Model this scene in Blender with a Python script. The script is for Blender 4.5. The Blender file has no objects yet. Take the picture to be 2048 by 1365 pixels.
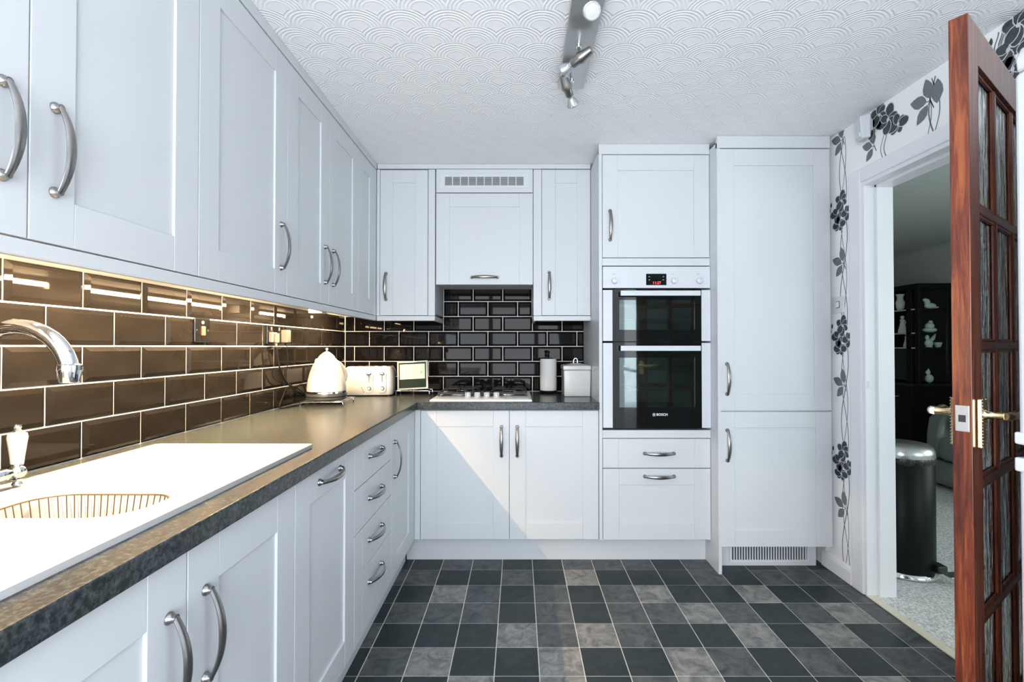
import bpy, math, random
from mathutils import Matrix, Vector
random.seed(7)
S = bpy.context.scene
COL = S.collection
PI = math.pi

# ------------------------------------------------------------------ camera
cam_d = bpy.data.cameras.new('camera')
cam = bpy.data.objects.new('camera', cam_d); COL.objects.link(cam)
cam_d.sensor_width = 36.0
cam_d.lens = 36.0 * 955 / 2048
cam_d.shift_x = -13 / 2048
cam_d.clip_start = 0.02
cam.location = (0, 0, 1.2065)
cam.rotation_euler = (math.radians(90.69), 0, 0)
S.camera = cam

# ------------------------------------------------------------------ world, light, exposure
W = bpy.data.worlds.new('sky'); S.world = W; W.use_nodes = True
bgn = W.node_tree.nodes['Background']
bgn.inputs['Color'].default_value = (0.72, 0.85, 1.0, 1); bgn.inputs['Strength'].default_value = 1.0
S.view_settings.view_transform = 'Standard'
S.view_settings.look = 'None'
S.view_settings.gamma = 1.0
S.view_settings.use_curve_mapping = False
S.view_settings.exposure = 0.31
S.cycles.max_bounces = 8
S.cycles.diffuse_bounces = 4
S.cycles.glossy_bounces = 4
S.cycles.use_adaptive_sampling = True
S.cycles.adaptive_threshold = 0.05
S.cycles.transmission_bounces = 6
S.cycles.transparent_max_bounces = 8
S.cycles.sample_clamp_indirect = 6.0
S.cycles.caustics_reflective = False
S.cycles.caustics_refractive = False

def area(name, loc, rot, sx, sy, power, color):
    l = bpy.data.lights.new(name, 'AREA'); l.shape = 'RECTANGLE'; l.size = sx; l.size_y = sy
    l.energy = power; l.color = color
    o = bpy.data.objects.new(name, l); o.location = loc; o.rotation_euler = rot; COL.objects.link(o)
    return o
# daylight entering by the kitchen window in the wall behind the camera
area('window_daylight', (-0.22, -1.02, 1.25), (math.radians(107), 0, math.radians(-16)), 1.85, 1.65, 110, (0.90, 0.95, 1.0))
# added fill lights for the unseen part of the lounge, no known window
area('lounge_fill_rear', (3.6, -0.93, 1.4), (math.radians(90), 0, 0), 1.6, 1.2, 20, (0.85, 1.0, 0.98))  # added fill from the near end, brightens the figurines
area('lounge_fill_side', (4.70, 1.3, 1.4), (0, math.radians(90), 0), 1.2, 1.6, 24, (0.88, 1.0, 0.98))  # added fill from the side, brightens the carpet
TUBE_STRENGTH = 840.0

# ------------------------------------------------------------------ materials
M = {}
def nt(name):
    m = bpy.data.materials.new(name); m.use_nodes = True
    t = m.node_tree; b = t.nodes['Principled BSDF']
    M[name] = m
    return m, t, b
def simple(name, col, rough=0.5, metal=0.0, spec=0.5, coat=0.0, var=0.0, scale=20.0, bump=0.0, bscale=200.0):
    m, t, b = nt(name)
    b.inputs['Base Color'].default_value = (*col, 1)
    b.inputs['Roughness'].default_value = rough
    b.inputs['Metallic'].default_value = metal
    b.inputs['Specular IOR Level'].default_value = spec
    b.inputs['Coat Weight'].default_value = coat
    b.inputs['Coat Roughness'].default_value = 0.05
    tc = t.nodes.new('ShaderNodeTexCoord')
    if var > 0:
        n = t.nodes.new('ShaderNodeTexNoise'); n.inputs['Scale'].default_value = scale; n.inputs['Detail'].default_value = 5
        t.links.new(tc.outputs['Object'], n.inputs['Vector'])
        r = t.nodes.new('ShaderNodeValToRGB')
        r.color_ramp.elements[0].position = 0.3; r.color_ramp.elements[1].position = 0.7
        r.color_ramp.elements[0].color = (*[max(0, c * (1 - var)) for c in col], 1)
        r.color_ramp.elements[1].color = (*[min(1, c * (1 + var)) for c in col], 1)
        t.links.new(n.outputs['Fac'], r.inputs['Fac']); t.links.new(r.outputs['Color'], b.inputs['Base Color'])
    if bump > 0:
        n2 = t.nodes.new('ShaderNodeTexNoise'); n2.inputs['Scale'].default_value = bscale; n2.inputs['Detail'].default_value = 3
        t.links.new(tc.outputs['Object'], n2.inputs['Vector'])
        bp = t.nodes.new('ShaderNodeBump'); bp.inputs['Strength'].default_value = bump; bp.inputs['Distance'].default_value = 0.002
        t.links.new(n2.outputs['Fac'], bp.inputs['Height']); t.links.new(bp.outputs['Normal'], b.inputs['Normal'])
    return m
def emis(name, col, strength):
    m, t, b = nt(name)
    b.inputs['Base Color'].default_value = (*col, 1)
    b.inputs['Emission Color'].default_value = (*col, 1); b.inputs['Emission Strength'].default_value = strength
    return m

simple('cab', (0.615, 0.642, 0.665), 0.34, spec=0.3, var=0.012, scale=3)
simple('cab_matt', (0.63, 0.66, 0.68), 0.4, var=0.012, scale=3)
simple('wall_white', (0.92, 0.92, 0.925), 0.7, var=0.015, scale=4, bump=0.1)
simple('trim_white', (0.84, 0.85, 0.88), 0.35, var=0.015, scale=5)
simple('trim_ivory', (0.70, 0.66, 0.52), 0.4, var=0.06, scale=12)
simple('grout', (0.86, 0.84, 0.82), 0.8, var=0.03, scale=30)
simple('tile_black', (0.0078, 0.0070, 0.0066), 0.03, spec=0.085, coat=0.0, var=0.25, scale=8)
simple('nickel', (0.33, 0.325, 0.32), 0.28, metal=1.0, var=0.06, scale=40)
simple('chrome', (0.86, 0.87, 0.88), 0.06, metal=1.0, var=0.01)
simple('steel', (0.55, 0.55, 0.54), 0.3, metal=1.0, var=0.05, scale=30)
simple('steel_plate', (0.56, 0.57, 0.56), 0.28, metal=1.0, var=0.05, scale=6)
simple('brass', (0.85, 0.68, 0.40), 0.16, metal=1.0, var=0.06, scale=30)
simple('brass_wire', (0.085, 0.052, 0.018), 0.45, metal=0.2, var=0.05)
simple('white_gloss', (0.50, 0.50, 0.49), 0.12, coat=0.3, var=0.01)
simple('tray_enamel', (0.86, 0.86, 0.85), 0.25, var=0.02)
simple('white_enamel', (0.52, 0.515, 0.50), 0.18, coat=0.3, var=0.02)
simple('white_appliance', (0.635, 0.665, 0.70), 0.3, var=0.01)
simple('ceramic', (0.58, 0.58, 0.575), 0.22, coat=0.2, var=0.01)
simple('black_plastic', (0.012, 0.012, 0.013), 0.35, var=0.1)
simple('dark_grey_plastic', (0.045, 0.05, 0.055), 0.35, var=0.1)
simple('cast_iron', (0.02, 0.02, 0.02), 0.55, var=0.2, scale=80)
simple('black_metal', (0.006, 0.0075, 0.0075), 0.38, spec=0.12, var=0.2, scale=5)
simple('black_chrome', (0.05, 0.055, 0.06), 0.08, metal=0.9, var=0.05)
simple('oven_black', (0.006, 0.008, 0.008), 0.04, spec=0.7, var=0.1)
simple('oven_inner', (0.22, 0.28, 0.265), 0.45, var=0.1)
simple('rubber', (0.03, 0.03, 0.03), 0.7, var=0.1)
simple('paper', (0.64, 0.63, 0.61), 0.9, var=0.02, scale=40, bump=0.3, bscale=300)
simple('plug_grey', (0.10, 0.095, 0.09), 0.5, spec=0.2, var=0.03)
simple('cable_black', (0.005, 0.005, 0.005), 0.6, spec=0.1, var=0.1)
simple('switch_white', (0.70, 0.71, 0.74), 0.3, var=0.02)
simple('ink_dark', (0.045, 0.06, 0.068), 0.55, var=0.35, scale=60)
simple('ink_grey', (0.17, 0.18, 0.20), 0.55, var=0.1, scale=60)
simple('ink_light', (0.62, 0.63, 0.64), 0.6, var=0.05)
simple('print_grey', (0.45, 0.47, 0.49), 0.5)
simple('print_white', (0.8, 0.8, 0.8), 0.4)
simple('dark_wood', (0.005, 0.005, 0.005), 0.4, spec=0.2, var=0.3, scale=10)
simple('porcelain', (0.86, 0.88, 0.84), 0.25, var=0.03)
simple('leather_grey', (0.20, 0.225, 0.22), 0.33, var=0.12, scale=6, bump=0.25, bscale=90)
simple('lounge_wall', (0.56, 0.57, 0.53), 0.8, var=0.02)
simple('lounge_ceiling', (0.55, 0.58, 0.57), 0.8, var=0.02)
simple('foil', (0.55, 0.56, 0.56), 0.3, metal=0.9, var=0.05)
simple('lens_white', (0.42, 0.43, 0.43), 0.25, var=0.02)
simple('bulb_glass', (0.50, 0.53, 0.55), 0.12, metal=0.7, var=0.02)
emis('red_led', (1.0, 0.06, 0.08), 2.2)
emis('rocker_red', (0.35, 0.03, 0.015), 0.9)
emis('tube_glow', (1.0, 0.68, 0.36), TUBE_STRENGTH)
emis('screen_light', (0.42, 0.55, 0.42), 0.35)
simple('screen_dark', (0.004, 0.016, 0.013), 0.4, spec=0.1)

# worktop laminate: dark slate with fine lighter flecks
m, t, b = nt('worktop')
tc = t.nodes.new('ShaderNodeTexCoord')
n1 = t.nodes.new('ShaderNodeTexNoise'); n1.inputs['Scale'].default_value = 95; n1.inputs['Detail'].default_value = 6; n1.inputs['Roughness'].default_value = 0.7
n2 = t.nodes.new('ShaderNodeTexNoise'); n2.inputs['Scale'].default_value = 9; n2.inputs['Detail'].default_value = 4
r1 = t.nodes.new('ShaderNodeValToRGB'); r1.color_ramp.elements[0].position = 0.42; r1.color_ramp.elements[1].position = 0.68
r1.color_ramp.elements[0].color = (0.025, 0.031, 0.033, 1); r1.color_ramp.elements[1].color = (0.100, 0.113, 0.115, 1)
mx = t.nodes.new('ShaderNodeMixRGB'); mx.blend_type = 'MULTIPLY'; mx.inputs['Fac'].default_value = 0.35
for n in (n1, n2): t.links.new(tc.outputs['Object'], n.inputs['Vector'])
t.links.new(n1.outputs['Fac'], r1.inputs['Fac']); t.links.new(r1.outputs['Color'], mx.inputs['Color1'])
t.links.new(n2.outputs['Color'], mx.inputs['Color2']); t.links.new(mx.outputs['Color'], b.inputs['Base Color'])
b.inputs['Roughness'].default_value = 0.24; b.inputs['Specular IOR Level'].default_value = 0.25

# floor tiles in three tones of worn slate
def slate(name, lo, hi):
    m, t, b = nt(name)
    g = t.nodes.new('ShaderNodeNewGeometry')
    n = t.nodes.new('ShaderNodeTexNoise'); n.inputs['Scale'].default_value = 17; n.inputs['Detail'].default_value = 9; n.inputs['Roughness'].default_value = 0.66
    n.inputs['Distortion'].default_value = 0.8
    t.links.new(g.outputs['Position'], n.inputs['Vector'])
    r = t.nodes.new('ShaderNodeValToRGB'); r.color_ramp.elements[0].position = 0.34; r.color_ramp.elements[1].position = 0.72
    r.color_ramp.elements[0].color = (*lo, 1); r.color_ramp.elements[1].color = (*hi, 1)
    t.links.new(n.outputs['Fac'], r.inputs['Fac']); t.links.new(r.outputs['Color'], b.inputs['Base Color'])
    b.inputs['Roughness'].default_value = 0.4; b.inputs['Specular IOR Level'].default_value = 0.3
    bp = t.nodes.new('ShaderNodeBump'); bp.inputs['Strength'].default_value = 0.15; bp.inputs['Distance'].default_value = 0.002
    t.links.new(n.outputs['Fac'], bp.inputs['Height']); t.links.new(bp.outputs['Normal'], b.inputs['Normal'])
slate('slate_dark', (0.011, 0.019, 0.022), (0.032, 0.043, 0.047))
slate('slate_mid', (0.034, 0.044, 0.048), (0.130, 0.136, 0.138))
slate('slate_light', (0.085, 0.092, 0.096), (0.34, 0.33, 0.315))
simple('floor_grout', (0.62, 0.60, 0.56), 0.7, var=0.08, scale=40)

# carpet
m, t, b = nt('carpet')
g = t.nodes.new('ShaderNodeNewGeometry')
n = t.nodes.new('ShaderNodeTexNoise'); n.inputs['Scale'].default_value = 110; n.inputs['Detail'].default_value = 6
t.links.new(g.outputs['Position'], n.inputs['Vector'])
r = t.nodes.new('ShaderNodeValToRGB'); r.color_ramp.elements[0].position = 0.35; r.color_ramp.elements[1].position = 0.62
r.color_ramp.elements[0].color = (0.42, 0.42, 0.41, 1); r.color_ramp.elements[1].color = (0.80, 0.81, 0.80, 1)
t.links.new(n.outputs['Fac'], r.inputs['Fac']); t.links.new(r.outputs['Color'], b.inputs['Base Color'])
b.inputs['Roughness'].default_value = 0.95
bp = t.nodes.new('ShaderNodeBump'); bp.inputs['Strength'].default_value = 0.8; bp.inputs['Distance'].default_value = 0.006
t.links.new(n.outputs['Fac'], bp.inputs['Height']); t.links.new(bp.outputs['Normal'], b.inputs['Normal'])

# mahogany
m, t, b = nt('mahogany')
tc = t.nodes.new('ShaderNodeTexCoord')
mp = t.nodes.new('ShaderNodeMapping'); mp.inputs['Scale'].default_value = (26, 26, 1.6)
t.links.new(tc.outputs['Object'], mp.inputs['Vector'])
n = t.nodes.new('ShaderNodeTexNoise'); n.inputs['Scale'].default_value = 3.2; n.inputs['Detail'].default_value = 8; n.inputs['Roughness'].default_value = 0.62; n.inputs['Distortion'].default_value = 0.7
t.links.new(mp.outputs['Vector'], n.inputs['Vector'])
r = t.nodes.new('ShaderNodeValToRGB')
r.color_ramp.elements[0].position = 0.30; r.color_ramp.elements[1].position = 0.72
r.color_ramp.elements[0].color = (0.028, 0.005, 0.004, 1); r.color_ramp.elements[1].color = (0.27, 0.075, 0.026, 1)
e = r.color_ramp.elements.new(0.5); e.color = (0.115, 0.025, 0.011, 1)
t.links.new(n.outputs['Fac'], r.inputs['Fac']); t.links.new(r.outputs['Color'], b.inputs['Base Color'])
b.inputs['Roughness'].default_value = 0.28
b.inputs['Coat Weight'].default_value = 0.15; b.inputs['Coat Roughness'].default_value = 0.15; b.inputs['Specular IOR Level'].default_value = 0.3

# textured clear door glass
m, t, b = nt('pane_glass')
b.inputs['Base Color'].default_value = (0.86, 0.95, 0.92, 1)
b.inputs['Transmission Weight'].default_value = 1.0; b.inputs['Roughness'].default_value = 0.04; b.inputs['IOR'].default_value = 1.45
tc = t.nodes.new('ShaderNodeTexCoord'); mp = t.nodes.new('ShaderNodeMapping'); mp.inputs['Scale'].default_value = (42, 42, 8)
n = t.nodes.new('ShaderNodeTexNoise'); n.inputs['Scale'].default_value = 1.0; n.inputs['Detail'].default_value = 3
bp = t.nodes.new('ShaderNodeBump'); bp.inputs['Strength'].default_value = 0.5; bp.inputs['Distance'].default_value = 0.01
t.links.new(tc.outputs['Object'], mp.inputs['Vector']); t.links.new(mp.outputs['Vector'], n.inputs['Vector'])
t.links.new(n.outputs['Fac'], bp.inputs['Height']); t.links.new(bp.outputs['Normal'], b.inputs['Normal'])

# dark oven glass: tinted see-through with a mirror sheen
m, t, b = nt('oven_glass')
out = t.nodes['Material Output']
tr = t.nodes.new('ShaderNodeBsdfTransparent'); tr.inputs['Color'].default_value = (0.62, 0.70, 0.68, 1)
gl = t.nodes.new('ShaderNodeBsdfGlossy'); gl.inputs['Roughness'].default_value = 0.035; gl.inputs['Color'].default_value = (0.85, 0.95, 0.95, 1)
fr = t.nodes.new('ShaderNodeFresnel'); fr.inputs['IOR'].default_value = 2.5
ms = t.nodes.new('ShaderNodeMixShader')
t.links.new(fr.outputs['Fac'], ms.inputs['Fac']); t.links.new(tr.outputs['BSDF'], ms.inputs[1]); t.links.new(gl.outputs['BSDF'], ms.inputs[2])
t.links.new(ms.outputs['Shader'], out.inputs['Surface'])
m, t, b = nt('clear_glass')
out = t.nodes['Material Output']
tr = t.nodes.new('ShaderNodeBsdfTransparent'); tr.inputs['Color'].default_value = (0.93, 0.97, 0.96, 1)
gl = t.nodes.new('ShaderNodeBsdfGlossy'); gl.inputs['Roughness'].default_value = 0.02
fr = t.nodes.new('ShaderNodeFresnel'); fr.inputs['IOR'].default_value = 1.25
ms = t.nodes.new('ShaderNodeMixShader')
t.links.new(fr.outputs['Fac'], ms.inputs['Fac']); t.links.new(tr.outputs['BSDF'], ms.inputs[1]); t.links.new(gl.outputs['BSDF'], ms.inputs[2])
t.links.new(ms.outputs['Shader'], out.inputs['Surface'])

# ceiling paper embossed with overlapping fans
m, t, b = nt('ceiling_fans')
b.inputs['Base Color'].default_value = (0.90, 0.91, 0.925, 1); b.inputs['Roughness'].default_value = 0.75
g = t.nodes.new('ShaderNodeNewGeometry')
sp = t.nodes.new('ShaderNodeSeparateXYZ'); t.links.new(g.outputs['Position'], sp.inputs['Vector'])
def mth(op, a, bb=None, c=None):
    n = t.nodes.new('ShaderNodeMath'); n.operation = op
    for i, v in enumerate((a, bb, c)):
        if v is None: continue
        if isinstance(v, (int, float)): n.inputs[i].default_value = v
        else: t.links.new(v, n.inputs[i])
    return n.outputs[0]
DX, DY, RF = 0.160, 0.088, 0.106
px = mth('ADD', sp.outputs['X'], 16.0); py = mth('ADD', sp.outputs['Y'], 17.6)
row0 = mth('FLOOR', mth('DIVIDE', py, DY))
height = None; free = None
for k in (1, 0, -1):
    row = mth('ADD', row0, float(k))
    off = mth('MULTIPLY', mth('MODULO', row, 2.0), DX / 2)
    xs = mth('SUBTRACT', px, off)
    cx = mth('MULTIPLY', mth('ROUND', mth('DIVIDE', xs, DX)), DX)
    dx = mth('SUBTRACT', xs, cx); dy = mth('SUBTRACT', py, mth('MULTIPLY', row, DY))
    d = mth('SQRT', mth('ADD', mth('MULTIPLY', dx, dx), mth('MULTIPLY', dy, dy)))
    inside = mth('LESS_THAN', d, RF)
    ring = mth('SINE', mth('MULTIPLY', d, 2 * PI / 0.0125))
    fade = mth('MULTIPLY', mth('GREATER_THAN', d, 0.036), mth('ADD', mth('MULTIPLY', d, 5.0), 0.3))
    h = mth('ADD', mth('MULTIPLY', ring, fade), mth('MULTIPLY', d, 12.0))
    if height is None:
        height = mth('MULTIPLY', inside, h); free = mth('SUBTRACT', 1.0, inside)
    else:
        take = mth('MULTIPLY', free, inside)
        height = mth('ADD', height, mth('MULTIPLY', take, h))
        free = mth('MULTIPLY', free, mth('SUBTRACT', 1.0, inside))
nz = t.nodes.new('ShaderNodeTexNoise'); nz.inputs['Scale'].default_value = 260; nz.inputs['Detail'].default_value = 2
t.links.new(g.outputs['Position'], nz.inputs['Vector'])
height = mth('ADD', height, mth('MULTIPLY', nz.outputs['Fac'], 0.25))
bp = t.nodes.new('ShaderNodeBump'); bp.inputs['Strength'].default_value = 0.62; bp.inputs['Distance'].default_value = 0.0016
t.links.new(height, bp.inputs['Height']); t.links.new(bp.outputs['Normal'], b.inputs['Normal'])

# ------------------------------------------------------------------ mesh helpers
class MB:
    """collects geometry in world space; build() makes ONE mesh object"""
    def __init__(s, mat=None):
        s.v = []; s.f = []; s.mi = []; s.M = mat or Matrix.Identity(4); s.cur = 0
    def add(s, vs, fs):
        o = len(s.v)
        s.v += [s.M @ Vector(p) for p in vs]
        for f in fs: s.f.append([i + o for i in f]); s.mi.append(s.cur)
        return s
    def box(s, x0, x1, y0, y1, z0, z1):
        x0, x1 = min(x0, x1), max(x0, x1); y0, y1 = min(y0, y1), max(y0, y1); z0, z1 = min(z0, z1), max(z0, z1)
        return s.add([(x0,y0,z0),(x1,y0,z0),(x1,y1,z0),(x0,y1,z0),(x0,y0,z1),(x1,y0,z1),(x1,y1,z1),(x0,y1,z1)],
                     [(0,3,2,1),(4,5,6,7),(0,1,5,4),(1,2,6,5),(2,3,7,6),(3,0,4,7)])
    def frustum(s, a, bq):
        """a, bq: four points each (bottom loop, top loop)"""
        return s.add(list(a) + list(bq), [(3,2,1,0),(4,5,6,7),(0,1,5,4),(1,2,6,5),(2,3,7,6),(3,0,4,7)])
    def cyl(s, p0, p1, r0, r1=None, n=16, cap=True):
        r1 = r0 if r1 is None else r1
        p0 = Vector(p0); p1 = Vector(p1); d = (p1 - p0).normalized()
        u = d.orthogonal().normalized(); w = d.cross(u)
        vs = []
        for p, r in ((p0, r0), (p1, r1)):
            for i in range(n):
                a = 2 * PI * i / n
                vs.append(p + u * (r * math.cos(a)) + w * (r * math.sin(a)))
        fs = [(i, (i + 1) % n, n + (i + 1) % n, n + i) for i in range(n)]
        if cap: fs += [tuple(reversed(range(n))), tuple(range(n, 2 * n))]
        return s.add(vs, fs)
    def lathe(s, prof, c=(0, 0, 0), n=24, axis='Z', sx=1.0, sy=1.0):
        """prof: list of (r, h)"""
        vs = []; c = Vector(c)
        for r, h in prof:
            for i in range(n):
                a = 2 * PI * i / n
                x, y = r * math.cos(a) * sx, r * math.sin(a) * sy
                if axis == 'Z': vs.append(c + Vector((x, y, h)))
                elif axis == 'Y': vs.append(c + Vector((x, h, -y)))
                else: vs.append(c + Vector((h, x, y)))
        fs = []
        for k in range(len(prof) - 1):
            for i in range(n):
                j = (i + 1) % n
                fs.append((k*n+i, k*n+j, (k+1)*n+j, (k+1)*n+i))
        fs.append(tuple(reversed(range(n)))); fs.append(tuple(range((len(prof)-1)*n, len(prof)*n)))
        return s.add(vs, fs)
    def tube(s, pts, r, n=8, closed=False, flat=None):
        """round tube along pts; r number or list; flat=(vector, factor) squeezes the section along vector"""
        pts = [Vector(p) for p in pts]; N = len(pts)
        rs = r if isinstance(r, (list, tuple)) else [r] * N
        vs = []; prev = None
        for i, p in enumerate(pts):
            if closed: d = pts[(i+1) % N] - pts[i-1]
            else: d = pts[min(i+1, N-1)] - pts[max(i-1, 0)]
            d.normalize()
            if prev is None: u = d.orthogonal().normalized()
            else:
                u = prev - d * prev.dot(d)
                u = u.normalized() if u.length > 1e-6 else d.orthogonal().normalized()
            prev = u; w = d.cross(u)
            for k in range(n):
                a = 2 * PI * k / n
                o = u * (rs[i] * math.cos(a)) + w * (rs[i] * math.sin(a))
                if flat:
                    fv = Vector(flat[0]); o = o - fv * (o.dot(fv) * (1 - flat[1]))
                vs.append(p + o)
        fs = []
        M_ = N if closed else N - 1
        for i in range(M_):
            a0 = i * n; b0 = ((i + 1) % N) * n
            for k in range(n):
                k2 = (k + 1) % n
                fs.append((a0+k, a0+k2, b0+k2, b0+k))
        if not closed:
            fs += [tuple(reversed(range(n))), tuple(range((N-1)*n, N*n))]
        return s.add(vs, fs)
    def ball(s, c, rx, ry=None, rz=None, n=16, m_=10):
        ry = ry or rx; rz = rz or rx; c = Vector(c)
        vs = [c + Vector((0, 0, -rz))]
        for j in range(1, m_):
            ph = -PI/2 + PI*j/m_
            for i in range(n):
                a = 2*PI*i/n
                vs.append(c + Vector((rx*math.cos(ph)*math.cos(a), ry*math.cos(ph)*math.sin(a), rz*math.sin(ph))))
        vs.append(c + Vector((0, 0, rz)))
        fs = [(0, 1+(i+1) % n, 1+i) for i in range(n)]
        for j in range(m_-2):
            for i in range(n):
                k = (i+1) % n
                fs.append((1+j*n+i, 1+j*n+k, 1+(j+1)*n+k, 1+(j+1)*n+i))
        L = len(vs)-1; o = 1+(m_-2)*n
        fs += [(o+i, o+(i+1) % n, L) for i in range(n)]
        return s.add(vs, fs)
    def prism(s, poly, z0, z1):
        n = len(poly)
        vs = [(x, y, z0) for x, y in poly] + [(x, y, z1) for x, y in poly]
        fs = [tuple(reversed(range(n))), tuple(range(n, 2*n))] + [(i, (i+1) % n, n+(i+1) % n, n+i) for i in range(n)]
        return s.add(vs, fs)
    def build(s, name, mat, parent=None, bevel=0.0, seg=2, smooth=None, subsurf=0, origin=None):
        me = bpy.data.meshes.new(name)
        if origin is None:
            if parent is not None: org = Vector(parent['_w'])
            else:
                xs = [p.x for p in s.v]; ys = [p.y for p in s.v]; zs = [p.z for p in s.v]
                org = Vector(((min(xs)+max(xs))/2, (min(ys)+max(ys))/2, min(zs)))
        else: org = Vector(origin)
        me.from_pydata([tuple(p - org) for p in s.v], [], s.f)
        mats = mat if isinstance(mat, (list, tuple)) else [mat]
        for q in mats: me.materials.append(M[q])
        if len(mats) > 1: me.polygons.foreach_set('material_index', s.mi)
        me.validate(); me.update()
        if smooth is not None:
            me.shade_smooth(); me.set_sharp_from_angle(angle=math.radians(smooth))
        o = bpy.data.objects.new(name, me); COL.objects.link(o)
        o['_w'] = tuple(org)
        if parent is not None:
            o.parent = parent; o.location = org - Vector(parent['_w'])
        else: o.location = org
        if bevel > 0:
            md = o.modifiers.new('bevel', 'BEVEL'); md.width = bevel; md.segments = seg; md.limit_method = 'ANGLE'; md.angle_limit = math.radians(40)
            md.harden_normals = False
        if subsurf:
            md = o.modifiers.new('sub', 'SUBSURF'); md.levels = subsurf; md.render_levels = subsurf
        return o

def tag(o, label=None, cat=None, group=None, kind=None):
    if label: o['label'] = label
    if cat: o['category'] = cat
    if group: o['group'] = group
    if kind: o['kind'] = kind
    return o
def thing(name, loc, label, cat, group=None):
    o = bpy.data.objects.new(name, None); COL.objects.link(o); o.location = loc; o['_w'] = tuple(loc)
    o.empty_display_size = 0.05
    return tag(o, label, cat, group)
def struct(o, label=None): return tag(o, label, kind='structure')
def BX(*a): return MB().box(*a)

# main dimensions
ZC = 2.334          # ceiling
XL = -1.188         # face of the tiles on the left wall
YB = 3.27           # face of the tiles on the back wall
XR = 1.69           # right wall
YR = -0.65          # rear wall
ZW = 0.9015         # worktop
TH = 0.1025         # tile row
# ------------------------------------------------------------------ setting
fl = struct(BX(-1.3, XR, YR, 3.4, -0.06, -0.0015).build('floor', 'floor_grout'), 'kitchen floor of square dark grey slate-look tiles with pale joints')
T_W = 0.1667
tones = {  # rows counted from the joint at Y = 1.763, columns from the joint at X = -0.589
 0: 'd' + 'mlddl' + 'ddlmdmdm', 1: 'm' + 'dddlm' + 'lmddldld', 2: 'd' + 'mmmdm' + 'dmmlmdmlm',
 3: 'd' + 'dlmdm' + 'dmlddlddm', 4: 'm' + 'mddmd' + 'lddd' + 'mdmmm', 5: 'd' + 'dmmdd' + 'mmmdmddmd'}
tile_me = {}
def slab_mesh(name, w, d, h, c, mat):
    """bevelled plate centred at the origin, its back at 0, face towards +Z"""
    mb = MB()
    mb.frustum([(-w/2,-d/2,0),(w/2,-d/2,0),(w/2,d/2,0),(-w/2,d/2,0)], [(-w/2,-d/2,h*0.24),(w/2,-d/2,h*0.24),(w/2,d/2,h*0.24),(-w/2,d/2,h*0.24)])
    mb.f = [f for i, f in enumerate(mb.f) if i != 1]; mb.mi = mb.mi[:-1]
    mb.add([(-w/2,-d/2,h*0.24),(w/2,-d/2,h*0.24),(w/2,d/2,h*0.24),(-w/2,d/2,h*0.24),(-w/2+c,-d/2+c,h),(w/2-c,-d/2+c,h),(w/2-c,d/2-c,h),(-w/2+c,d/2-c,h)],
           [(4,5,6,7),(0,1,5,4),(1,2,6,5),(2,3,7,6),(3,0,4,7)])
    me = bpy.data.meshes.new(name); me.from_pydata([tuple(p) for p in mb.v], [], mb.f); me.materials.append(M[mat]); me.update()
    return me
for r in range(-13, 6):
    for c in range(-1, 14):
        x0 = -0.5893 + T_W * c; x1 = min(x0 + T_W, XR); y0 = 1.763 + T_W * r; y1 = y0 + T_W
        if x1 - x0 < 0.02: continue
        row = tones.get(r)
        tone = row[c + 1] if row and c + 1 < len(row) else random.choice('ddmml')
        key = (tone, round(x1 - x0, 3))
        if key not in tile_me:
            tile_me[key] = slab_mesh('floor_tile', x1 - x0 - 0.0038, T_W - 0.0038, 0.0015, 0.0006, {'d': 'slate_dark', 'm': 'slate_mid', 'l': 'slate_light'}[tone])
        o = bpy.data.objects.new('floor_tile', tile_me[key]); COL.objects.link(o)
        o.parent = fl; o.location = Vector(((x0 + x1) / 2, (y0 + y1) / 2, -0.0015)) - Vector(fl['_w'])
struct(BX(-1.3, XR + 0.12, YR, 3.4, ZC, ZC + 0.05).build('ceiling', 'ceiling_fans'), 'white kitchen ceiling embossed with overlapping fan scallops')
wl = struct(BX(-1.31, XL - 0.0065, YR, 3.4, 0, ZC).build('wall_left', 'grout'), 'left kitchen wall with rows of black bevelled brick tiles')
wb = struct(BX(-1.3, XR + 0.12, YB + 0.0065, 3.4, 0, ZC).build('wall_back', 'grout'), 'back kitchen wall tiled in black bevelled bricks behind the hob')
# wall tiles
wt = {}
def wall_tile(parent, a0, a1, z0, z1, side):
    if a1 - a0 < 0.012: return
    key = (round(a1 - a0, 3), round(z1 - z0, 3))
    if key not in wt:
        w, h = a1 - a0 - 0.0046, z1 - z0 - 0.0046
        wt[key] = slab_mesh('tile', w, h, 0.0085, min(0.013, w * 0.3), 'tile_black')
    o = bpy.data.objects.new('tile', wt[key]); COL.objects.link(o); o.parent = parent
    if side == 'L':
        o.location = Vector((XL - 0.0065, (a0 + a1) / 2, (z0 + z1) / 2)) - Vector(parent['_w'])
        o.rotation_euler = (PI / 2, 0, PI / 2)
    else:
        o.location = Vector(((a0 + a1) / 2, YB + 0.0065, (z0 + z1) / 2)) - Vector(parent['_w'])
        o.rotation_euler = (PI / 2, 0, 0)
def tile_row(parent, lo, hi, joint, pitch, z0, z1, side):
    k = math.floor((lo - joint) / pitch); a = joint + k * pitch
    while a < hi - 1e-4:
        wall_tile(parent, max(a, lo), min(a + pitch, hi), z0, z1, side); a += pitch
for k in range(5):
    z0 = ZW + TH * k; z1 = z0 + TH
    tile_row(wl, 0.30, YB, 1.1027 if k % 2 == 0 else 1.2048, 0.2043, z0, z1, 'L')
    tile_row(wb, XL, 0.4515, -0.5146 if k % 2 == 0 else -0.413, 0.2033, z0, z1, 'B')
for k in (5, 6, 7):
    z0 = ZW + TH * k
    tile_row(wb, -0.5136, 0.092, -0.5146 if k % 2 == 0 else -0.413, 0.2033, z0, z0 + TH, 'B')
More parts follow.
